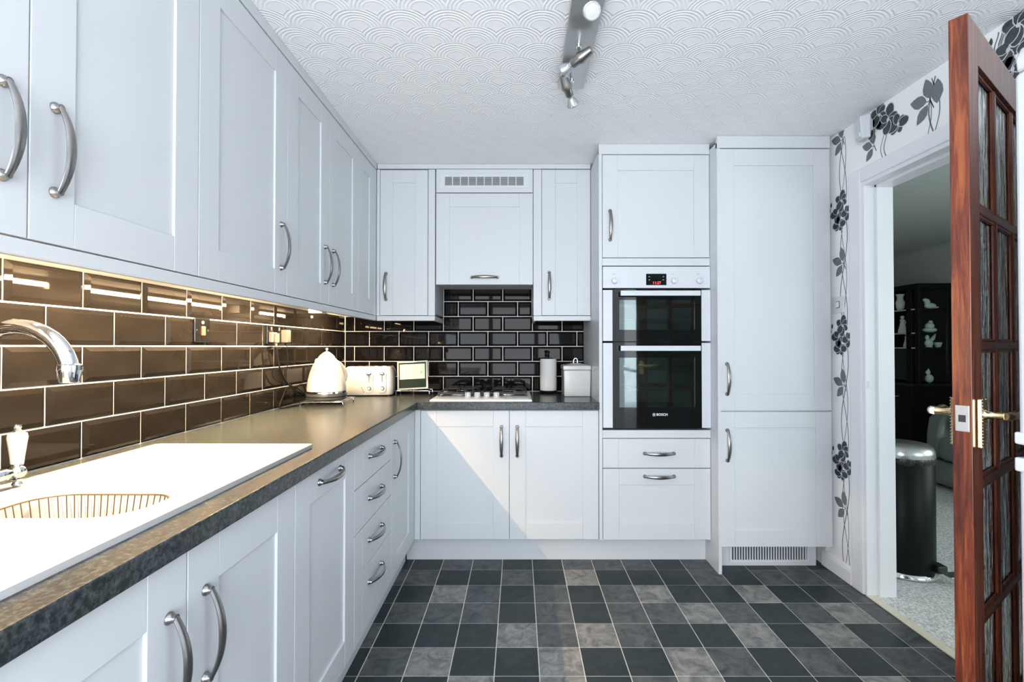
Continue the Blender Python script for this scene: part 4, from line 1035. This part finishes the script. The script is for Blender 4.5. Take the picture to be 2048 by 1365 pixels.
# ------------------------------------------------------------------ ceiling spot bar
t_ = thing('spotlight_bar', (0.225, 1.62, ZC), 'brushed steel ceiling bar carrying swivelling spot lamps', 'light')
BX(0.170, 0.278, 1.20, 2.035, ZC - 0.020, ZC - 0.0005).build('plate', 'steel_plate', t_, bevel=0.002)
def spot(base, centre, aim):
    base = Vector(base); c = Vector(centre); d = Vector(aim).normalized()
    top_ = Vector((base.x, base.y, ZC - 0.0205))
    s_ = MB().cyl(tuple(top_), tuple(top_ - Vector((0, 0, 0.004))), 0.010, n=16).cyl(tuple(top_ - Vector((0, 0, 0.004))), tuple(c), 0.0055, n=12).build('spot_lamp', 'chrome', t_, smooth=40)
    R = d.to_track_quat('Z', 'Y').to_matrix().to_4x4(); MM = Matrix.Translation(c) @ R
    MB(MM).lathe([(0.010, -0.048), (0.014, -0.047), (0.0195, -0.012), (0.0215, -0.004), (0.0215, 0.004), (0.0175, 0.006), (0.0165, 0.034), (0.0150, 0.036)], (0, 0, 0), 22).build('holder', 'nickel', s_, smooth=35)
    MB(MM).lathe([(0.0115, 0.0362), (0.0115, 0.044), (0.0150, 0.048), (0.0255, 0.072), (0.0260, 0.076), (0.0240, 0.077)], (0, 0, 0), 24).build('bulb', 'bulb_glass', s_, smooth=35)
    MB(MM).lathe([(0.0238, 0.0772), (0.0215, 0.0785), (0.0205, 0.0776), (0.0170, 0.0776), (0.012, 0.0780)], (0, 0, 0), 24).build('lens', 'lens_white', s_, smooth=35)
spot((0.237, 1.24, 0), (0.237, 1.24, 2.255), (0.3, -0.5, -0.7))
spot((0.228, 1.50, 0), (0.222, 1.487, 2.262), (0.0, -0.86, -0.62))
spot((0.222, 1.745, 0), (0.224, 1.715, 2.252), (-0.70, 0.55, -0.25))
spot((0.222, 1.975, 0), (0.197, 1.93, 2.262), (0.38, 0.62, -0.55))

# ------------------------------------------------------------------ things on the right wall
SMx = Matrix.Translation((XR - 0.040, 2.275, 2.197)) @ Matrix.Rotation(math.radians(-14), 4, 'Z')
t_ = thing('motion_sensor', (XR - 0.04, 2.275, 2.197), 'white motion sensor box on the wall below the ceiling', 'sensor')
MB(SMx).frustum([(-0.018, -0.030, 0.0), (0.020, -0.034, 0.0), (0.020, 0.034, 0.0), (-0.018, 0.030, 0.0)], [(-0.026, -0.033, 0.105), (0.020, -0.036, 0.115), (0.020, 0.036, 0.115), (-0.026, 0.033, 0.105)]).build('casing', 'white_appliance', t_, bevel=0.006, seg=3)
BX(XR - 0.03, XR - 0.0006, 2.262, 2.290, 2.24, 2.29).build('bracket', 'white_appliance', t_, bevel=0.003)
MB(SMx).box(-0.024, -0.016, -0.020, 0.020, 0.010, 0.032).build('sensor_lens', 'switch_white', t_, bevel=0.003)
t_ = thing('light_switch', (XR - 0.005, 2.512, 1.384), 'white wall switch plate with rocker between printed flowers', 'switch')
p_ = BX(XR - 0.009, XR - 0.0008, 2.468, 2.556, 1.384, 1.470).build('plate', 'switch_white', t_, bevel=0.003)
BX(XR - 0.013, XR - 0.009, 2.501, 2.523, 1.413, 1.443).build('rocker', 'print_white', p_, bevel=0.002)
MB().box(XR - 0.0098, XR - 0.009, 2.498, 2.526, 1.410, 1.446).build('rocker_surround', 'dark_grey_plastic', p_)
for y_ in (2.481, 2.543): MB().lathe([(0.003, 0), (0.0025, -0.001)], (XR - 0.0091, y_, 1.427), 10, 'X').build('screw', 'print_grey', p_)

# ------------------------------------------------------------------ the glazed door
u_ = Vector((0.821, 0.571, 0)); n_ = Vector((-0.571, 0.821, 0))
PD = Matrix(((u_.x, n_.x, 0, 1.040), (u_.y, n_.y, 0, 1.096), (0, 0, 1, 0.008), (0, 0, 0, 1)))
d_ = bpy.data.objects.new('door_1', None); COL.objects.link(d_); d_.location = (1.0, 1.1, 0.0); d_['_w'] = (1.0, 1.1, 0.0)
struct(d_, 'open mahogany door glazed with fifteen small textured panes'); d_['category'] = 'door'
DW, DH, DT = 0.762, 1.973, 0.035
MB(PD).box(0, 0.084, 0, DT, 0, DH).build('stile', 'mahogany', d_, bevel=0.0015)
MB(PD).box(DW - 0.084, DW, 0, DT, 0, DH).build('stile', 'mahogany', d_, bevel=0.0015)
MB(PD).box(0.084, DW - 0.084, 0.0003, DT - 0.0003, DH - 0.094, DH).build('rail', 'mahogany', d_, bevel=0.001)
MB(PD).box(0.084, DW - 0.084, 0.0003, DT - 0.0003, 0, 0.205).build('rail', 'mahogany', d_, bevel=0.001)
bars_z = [0.537, 0.868, 1.201, 1.536]
cols = [0.084, 0.084 + 0.198, 0.084 + 0.396, DW - 0.084]
for z_ in bars_z: MB(PD).box(0.084, DW - 0.084, 0.006, DT - 0.006, z_ - 0.011, z_ + 0.011).build('glazing_bar', 'mahogany', d_, bevel=0.004, seg=2)
for s_ in cols[1:3]: MB(PD).box(s_ - 0.011, s_ + 0.011, 0.0062, DT - 0.0062, 0.205, DH - 0.094).build('glazing_bar', 'mahogany', d_, bevel=0.004, seg=2)
zs_ = [0.205] + bars_z + [DH - 0.094]
for i in range(5):
    for k in range(3):
        a0 = cols[k] + (0.011 if k else 0); a1 = cols[k+1] - (0.011 if k < 2 else 0)
        b0 = zs_[i] + (0.011 if i else 0); b1 = zs_[i+1] - (0.011 if i < 4 else 0)
        MB(PD).box(a0, a1, DT/2 - 0.002, DT/2 + 0.002, b0, b1).build('glass_pane', 'pane_glass', d_)
        mb = MB(PD); q = 0.007
        for t0, t1 in ((0.008, DT/2 - 0.0022), (DT/2 + 0.0022, DT - 0.008)):
            mb.box(a0, a0 + q, t0, t1, b0, b1).box(a1 - q, a1, t0, t1, b0, b1).box(a0 + q, a1 - q, t0, t1, b0, b0 + q).box(a0 + q, a1 - q, t0, t1, b1 - q, b1)
        mb.build('glazing_bead', 'mahogany', d_, bevel=0.002)
zl = 1.032
pl_ = MB(PD).box(-0.0014, 0.0, 0.005, DT - 0.005, zl - 0.030, zl + 0.030).build('latch_plate', 'steel', d_, bevel=0.0005)
MB(PD).box(-0.0022, -0.0014, 0.011, DT - 0.011, zl - 0.008, zl + 0.008).build('latch', 'black_plastic', pl_)
for z_ in (zl - 0.022, zl + 0.022): MB(PD).lathe([(0.0035, -0.0014), (0.003, -0.0020)], (0, DT/2, z_), 10, 'X').build('screw', 'steel', pl_)
for sgn, t0 in ((-1, 0.0), (1, DT)):
    bp_ = MB(PD).box(0.030, 0.068, t0, t0 + sgn * 0.010, zl - 0.070, zl + 0.045).build('back_plate', 'brass', d_, bevel=0.003, seg=2)
    mb = MB(PD)
    for i in range(16):
        z_ = zl - 0.066 + i * 0.0073
        mb.ball((0.033, t0 + sgn * 0.010, z_), 0.0026, n=6, m_=4); mb.ball((0.065, t0 + sgn * 0.010, z_), 0.0026, n=6, m_=4)
    mb.build('beading', 'brass', bp_)
    prof = [(0.0125, 0.010), (0.0125, 0.014), (0.009, 0.018), (0.0075, 0.030), (0.009, 0.044)]
    mb = MB(PD)
    mb.lathe([(r_, h_ * sgn) for r_, h_ in prof], (0.049, t0, zl + 0.008), 16, 'Y')
    L = []
    mb.tube([(0.044, t0 + sgn * 0.046, zl + 0.008), (0.055, t0 + sgn * 0.050, zl + 0.008), (0.085, t0 + sgn * 0.052, zl + 0.007), (0.120, t0 + sgn * 0.052, zl + 0.004), (0.140, t0 + sgn * 0.052, zl + 0.004), (0.150, t0 + sgn * 0.052, zl + 0.004), (0.158, t0 + sgn * 0.052, zl + 0.004)],
            [0.008, 0.011, 0.0085, 0.009, 0.0125, 0.0115, 0.004], 14)
    mb.build('lever_handle', 'brass', d_, smooth=45)
for z_ in (0.25, 1.0, 1.75): MB(PD).cyl((DW + 0.004, -0.004, z_ - 0.04), (DW + 0.004, -0.004, z_ + 0.04), 0.005, n=10).build('hinge', 'brass', d_, smooth=40)

# ------------------------------------------------------------------ freestanding fridge freezer by the door
t_ = thing('fridge_freezer', (1.38, 0.73, 0), 'white freestanding fridge freezer at the right edge beside the open door', 'fridge')
BX(1.125, 1.685, 0.435, 1.025, 0.02, 1.80).build('body', 'white_appliance', t_, bevel=0.006)
def fdoor(z0, z1):
    return MB().box(1.070, 1.118, 0.432, 1.028, z0, z1).build('door', 'white_appliance', t_, bevel=0.012, seg=4)
a_ = fdoor(0.995, 1.795); b_ = fdoor(0.06, 0.972)
MB().box(1.0655, 1.10, 0.43, 1.0305, 0.998, 1.024).build('door_trim', 'switch_white', a_, bevel=0.004)
MB().box(1.0655, 1.10, 0.43, 1.0305, 0.940, 0.970).build('door_trim', 'switch_white', b_, bevel=0.004)
pr = [(1.078, 1.798), (1.074, 1.825), (1.085, 1.850), (1.12, 1.868), (1.20, 1.872), (1.68, 1.872), (1.68, 1.802)]
mb = MB(); k = len(pr)
mb.add([(x, 0.432, z) for x, z in pr] + [(x, 1.028, z) for x, z in pr], [tuple(range(k)), tuple(reversed(range(k, 2*k)))] + [(i, k+i, k+(i+1) % k, (i+1) % k) for i in range(k)])
mb.build('top_cap', 'white_appliance', t_, bevel=0.006, seg=3, smooth=40)
for x_ in (1.16, 1.64):
    for y_ in (0.48, 0.98): MB().cyl((x_, y_, 0.0002), (x_, y_, 0.022), 0.018, n=12).build('foot', 'black_plastic', t_)

# ------------------------------------------------------------------ lounge: pedal bin, sofa, display cabinet
BXc, BYc = 2.075, 2.60
t_ = thing('pedal_bin', (BXc, BYc, 0.004), 'black pedal bin with domed chrome lid on the carpet', 'bin')
zb = 0.0045
MB().lathe([(0.150, 0), (0.158, 0.004), (0.158, 0.014), (0.148, 0.026), (0.144, 0.028)], (BXc, BYc, zb), 36).build('base', 'chrome', t_, smooth=50)
MB().lathe([(0.1425, 0.0282), (0.1435, 0.05), (0.1435, 0.615), (0.140, 0.618)], (BXc, BYc, zb), 40).build('drum', 'black_metal', t_, smooth=50)
MB().lathe([(0.1445, 0.6185), (0.1465, 0.622), (0.1455, 0.645), (0.138, 0.668), (0.120, 0.682), (0.06, 0.690), (0.01, 0.691)], (BXc, BYc, zb), 40).build('lid', 'steel', t_, smooth=60)
mb = MB()
for i in range(12):
    a = -2.3 + i * 0.19 + 0.1 * random.random(); q = 0.6 + 0.7 * random.random()
    M0 = mb.M; mb.M = Matrix.Translation((BXc + 0.1415 * math.cos(a), BYc + 0.1415 * math.sin(a), zb + 0.606)) @ Matrix.Rotation(a, 4, 'Z') @ Matrix.Rotation(0.5 * (random.random() - 0.5), 4, 'X')
    mb.ball((0, 0, 0), 0.006, 0.022 * q, 0.020 * q, 8, 6); mb.M = M0
mb.build('bin_liner', 'black_plastic', t_, smooth=30)
MB().box(BXc + 0.055, BXc + 0.105, BYc - 0.165, BYc - 0.105, zb + 0.045, zb + 0.085).build('pedal_cover', 'black_plastic', t_, bevel=0.006)
MB().box(BXc + 0.075, BXc + 0.165, BYc - 0.215, BYc - 0.150, zb + 0.046, zb + 0.054).build('pedal', 'steel', t_, bevel=0.003)

t_ = thing('sofa', (4.0, 3.75, 0.004), 'grey leather sofa beyond the pedal bin in the lounge', 'sofa')
MB().box(3.56, 4.45, 3.15, 4.25, 0.03, 0.235).build('base', 'leather_grey', t_, bevel=0.06, seg=4, smooth=50)
mb = MB(); lp = []
for z_, x0, y0, y1 in ((0.236, 3.60, 4.13, 4.25), (0.46, 3.62, 4.11, 4.26), (0.58, 3.65, 4.11, 4.27), (0.635, 3.71, 4.14, 4.26)):
    lp += [(x0, y0, z_), (4.45, y0, z_), (4.45, y1, z_), (x0, y1, z_)]
mb.add(lp, [(3,2,1,0), (12,13,14,15)] + [(k*4+i, k*4+(i+1) % 4, k*4+4+(i+1) % 4, k*4+4+i) for k in range(3) for i in range(4)])
mb.build('armrest', 'leather_grey', t_, bevel=0.03, seg=3, smooth=50)
MB().box(3.57, 4.22, 3.65, 4.105, 0.24, 0.44).build('seat_cushion', 'leather_grey', t_, bevel=0.06, seg=4, smooth=50)
MB().box(3.57, 4.22, 3.16, 3.645, 0.24, 0.44).build('seat_cushion', 'leather_grey', t_, bevel=0.06, seg=4, smooth=50)
MB().box(4.20, 4.50, 3.16, 4.105, 0.445, 0.92).build('back_cushion', 'leather_grey', t_, bevel=0.06, seg=4, smooth=50)
t2 = thing('cushion', (3.86, 3.95, 0.442), 'dark grey scatter cushion leaning on the arm of the sofa', 'cushion')
MB(Matrix.Translation((3.84, 4.00, 0.585)) @ Matrix.Rotation(math.radians(-20), 4, 'X')).ball((0, 0, 0), 0.19, 0.065, 0.15, 20, 12).build('pillow', 'dark_grey_plastic', t2, smooth=60)
for y_ in (3.2, 4.17): MB().cyl((3.68, y_, 0.0042), (3.68, y_, 0.032), 0.025, n=12).build('foot', 'black_plastic', t_)

DX0, DX1, DY0_, DY1_ = 4.35, 4.725, 5.19, 6.25
t_ = thing('display_cabinet', (4.54, 5.7, 0.004), 'black wooden display cabinet with glazed end and open shelves in the lounge', 'cabinet')
lb = MB().box(DX0 - 0.08, DX1, DY0_ - 0.0, DY1_, 0.03, 0.775).build('base_unit', 'dark_wood', t_, bevel=0.004)
MB().box(DX0 - 0.11, DX1, DY0_ - 0.02, DY1_ + 0.02, 0.776, 0.808).build('ledge', 'black_chrome', t_, bevel=0.004)
for y_ in (5.40, 5.90): MB().tube([(DX0 - 0.083, y_ - 0.04, 0.66), (DX0 - 0.10, y_ - 0.03, 0.65), (DX0 - 0.10, y_ + 0.03, 0.65), (DX0 - 0.083, y_ + 0.04, 0.66)], 0.005, 6).build('handle', 'steel', lb)
MB().box(DX1 - 0.02, DX1, DY0_, DY1_, 0.81, 1.88).build('back_panel', 'dark_wood', t_)
MB().box(DX0, DX1, DY0_, DY1_, 1.845, 1.90).build('top', 'dark_wood', t_, bevel=0.004)
MB().box(DX0, DX1, DY1_ - 0.02, DY1_, 0.81, 1.845).build('end_panel', 'dark_wood', t_)
for y0, y1 in ((5.19, 5.238), (5.285, 5.36)): MB().box(DX0, DX0 + 0.03, y0, y1, 0.81, 1.845).build('post', 'dark_wood', t_, bevel=0.003)
MB().box(DX1 - 0.06, DX1 - 0.02, 5.19, 5.215, 0.81, 1.845).build('post', 'dark_wood', t_, bevel=0.003)
for z_ in (1.610, 1.348, 1.185):
    MB().box(DX0 + 0.004, DX1 - 0.02, DY0_ + 0.03, DY1_ - 0.02, z_, z_ + 0.015).build('shelf', 'lounge_ceiling' if False else 'dark_wood', t_)
    MB().box(DX0 + 0.0, DX0 + 0.0035, 5.238, DY1_ - 0.02, z_, z_ + 0.015).build('shelf_edge', 'switch_white', t_)
MB().box(DX0 + 0.002, DX0 + 0.02, 5.362, 5.80, 0.83, 1.180).build('cupboard_door', 'black_chrome', t_, bevel=0.004)
MB().box(DX0 + 0.031, DX1 - 0.061, 5.200, 5.205, 0.82, 1.84).build('side_glass', 'clear_glass', t_)
def figurine(loc, kind, label, s=1.0):
    x, y, z = loc; mb = MB(Matrix.Translation((x, y, z + 0.0005)) @ Matrix.Scale(s, 4))
    if kind == 'dog':
        mb.ball((0, 0, 0.035), 0.065, 0.03, 0.035); mb.ball((-0.035, 0, 0.075), 0.03, 0.025, 0.04); mb.ball((-0.055, 0, 0.10), 0.028, 0.02, 0.02); mb.ball((0.06, 0, 0.02), 0.035, 0.012, 0.012)
    elif kind == 'mound':
        mb.ball((0, 0, 0.03), 0.075, 0.05, 0.032); mb.ball((0, 0, 0.075), 0.045, 0.04, 0.04); mb.ball((0.01, 0, 0.115), 0.022, 0.02, 0.022)
    elif kind == 'bird':
        mb.ball((0, 0, 0.045), 0.045, 0.03, 0.046); mb.ball((-0.02, 0, 0.11), 0.022, 0.02, 0.03)
        mb.tube([(0.01, 0, 0.06), (0.045, 0, 0.10), (0.075, 0, 0.15)], [0.022, 0.02, 0.006], 8); mb.lathe([(0.035, 0), (0.03, 0.012)], (0, 0, 0), 12)
    elif kind == 'lady':
        mb.lathe([(0.045, 0), (0.042, 0.03), (0.028, 0.09), (0.020, 0.125), (0.026, 0.15), (0.012, 0.165)], (0, 0, 0), 14); mb.ball((0, 0, 0.182), 0.02); mb.tube([(0.02, 0, 0.15), (0.045, 0, 0.12), (0.02, 0, 0.10)], 0.008, 6)
    elif kind == 'vase':
        mb.lathe([(0.028, 0), (0.04, 0.04), (0.045, 0.09), (0.030, 0.13), (0.032, 0.16), (0.045, 0.185)], (0, 0, 0), 16)
    elif kind == 'bowl':
        mb.lathe([(0.02, 0), (0.03, 0.012), (0.04, 0.05), (0.041, 0.055)], (0, 0, 0), 14)
    else:
        mb.ball((0, 0, 0.04), 0.035, 0.03, 0.04); mb.ball((-0.012, 0, 0.095), 0.02, 0.018, 0.024); mb.tube([(0, 0, 0.1), (-0.01, 0, 0.13)], [0.012, 0.004], 6)
    tag(mb.build('figurine', 'porcelain', smooth=40), label, 'figurine', 'porcelain in the display cabinet')
figurine((4.575, 5.30, 1.625), 'dog', 'white porcelain reclining animal figurine on the top shelf behind the glazed end')
figurine((4.565, 5.30, 1.363), 'mound', 'white rounded porcelain figurine on the middle shelf behind the glazed end')
figurine((4.555, 5.30, 1.200), 'bird', 'cream porcelain bird figurine with raised wing in the display cabinet')
figurine((4.655, 5.30, 1.200), 'bowl', 'small pale bowl beside the porcelain bird in the display cabinet')
figurine((4.52, 5.26, 0.8085), 'cat', 'lowest white porcelain figurine at the foot of the glazed end', 1.2)
figurine((4.40, 5.50, 1.625), 'vase', 'pale jug-like figurine on the top open shelf of the display cabinet')
figurine((4.40, 5.47, 1.363), 'lady', 'pale standing lady figurine on the middle open shelf of the display cabinet')
figurine((4.40, 5.41, 1.200), 'lady', 'dull standing figurine above the small cupboard of the display cabinet', 0.8)

for o in bpy.data.objects:
    if '_w' in o: del o['_w']
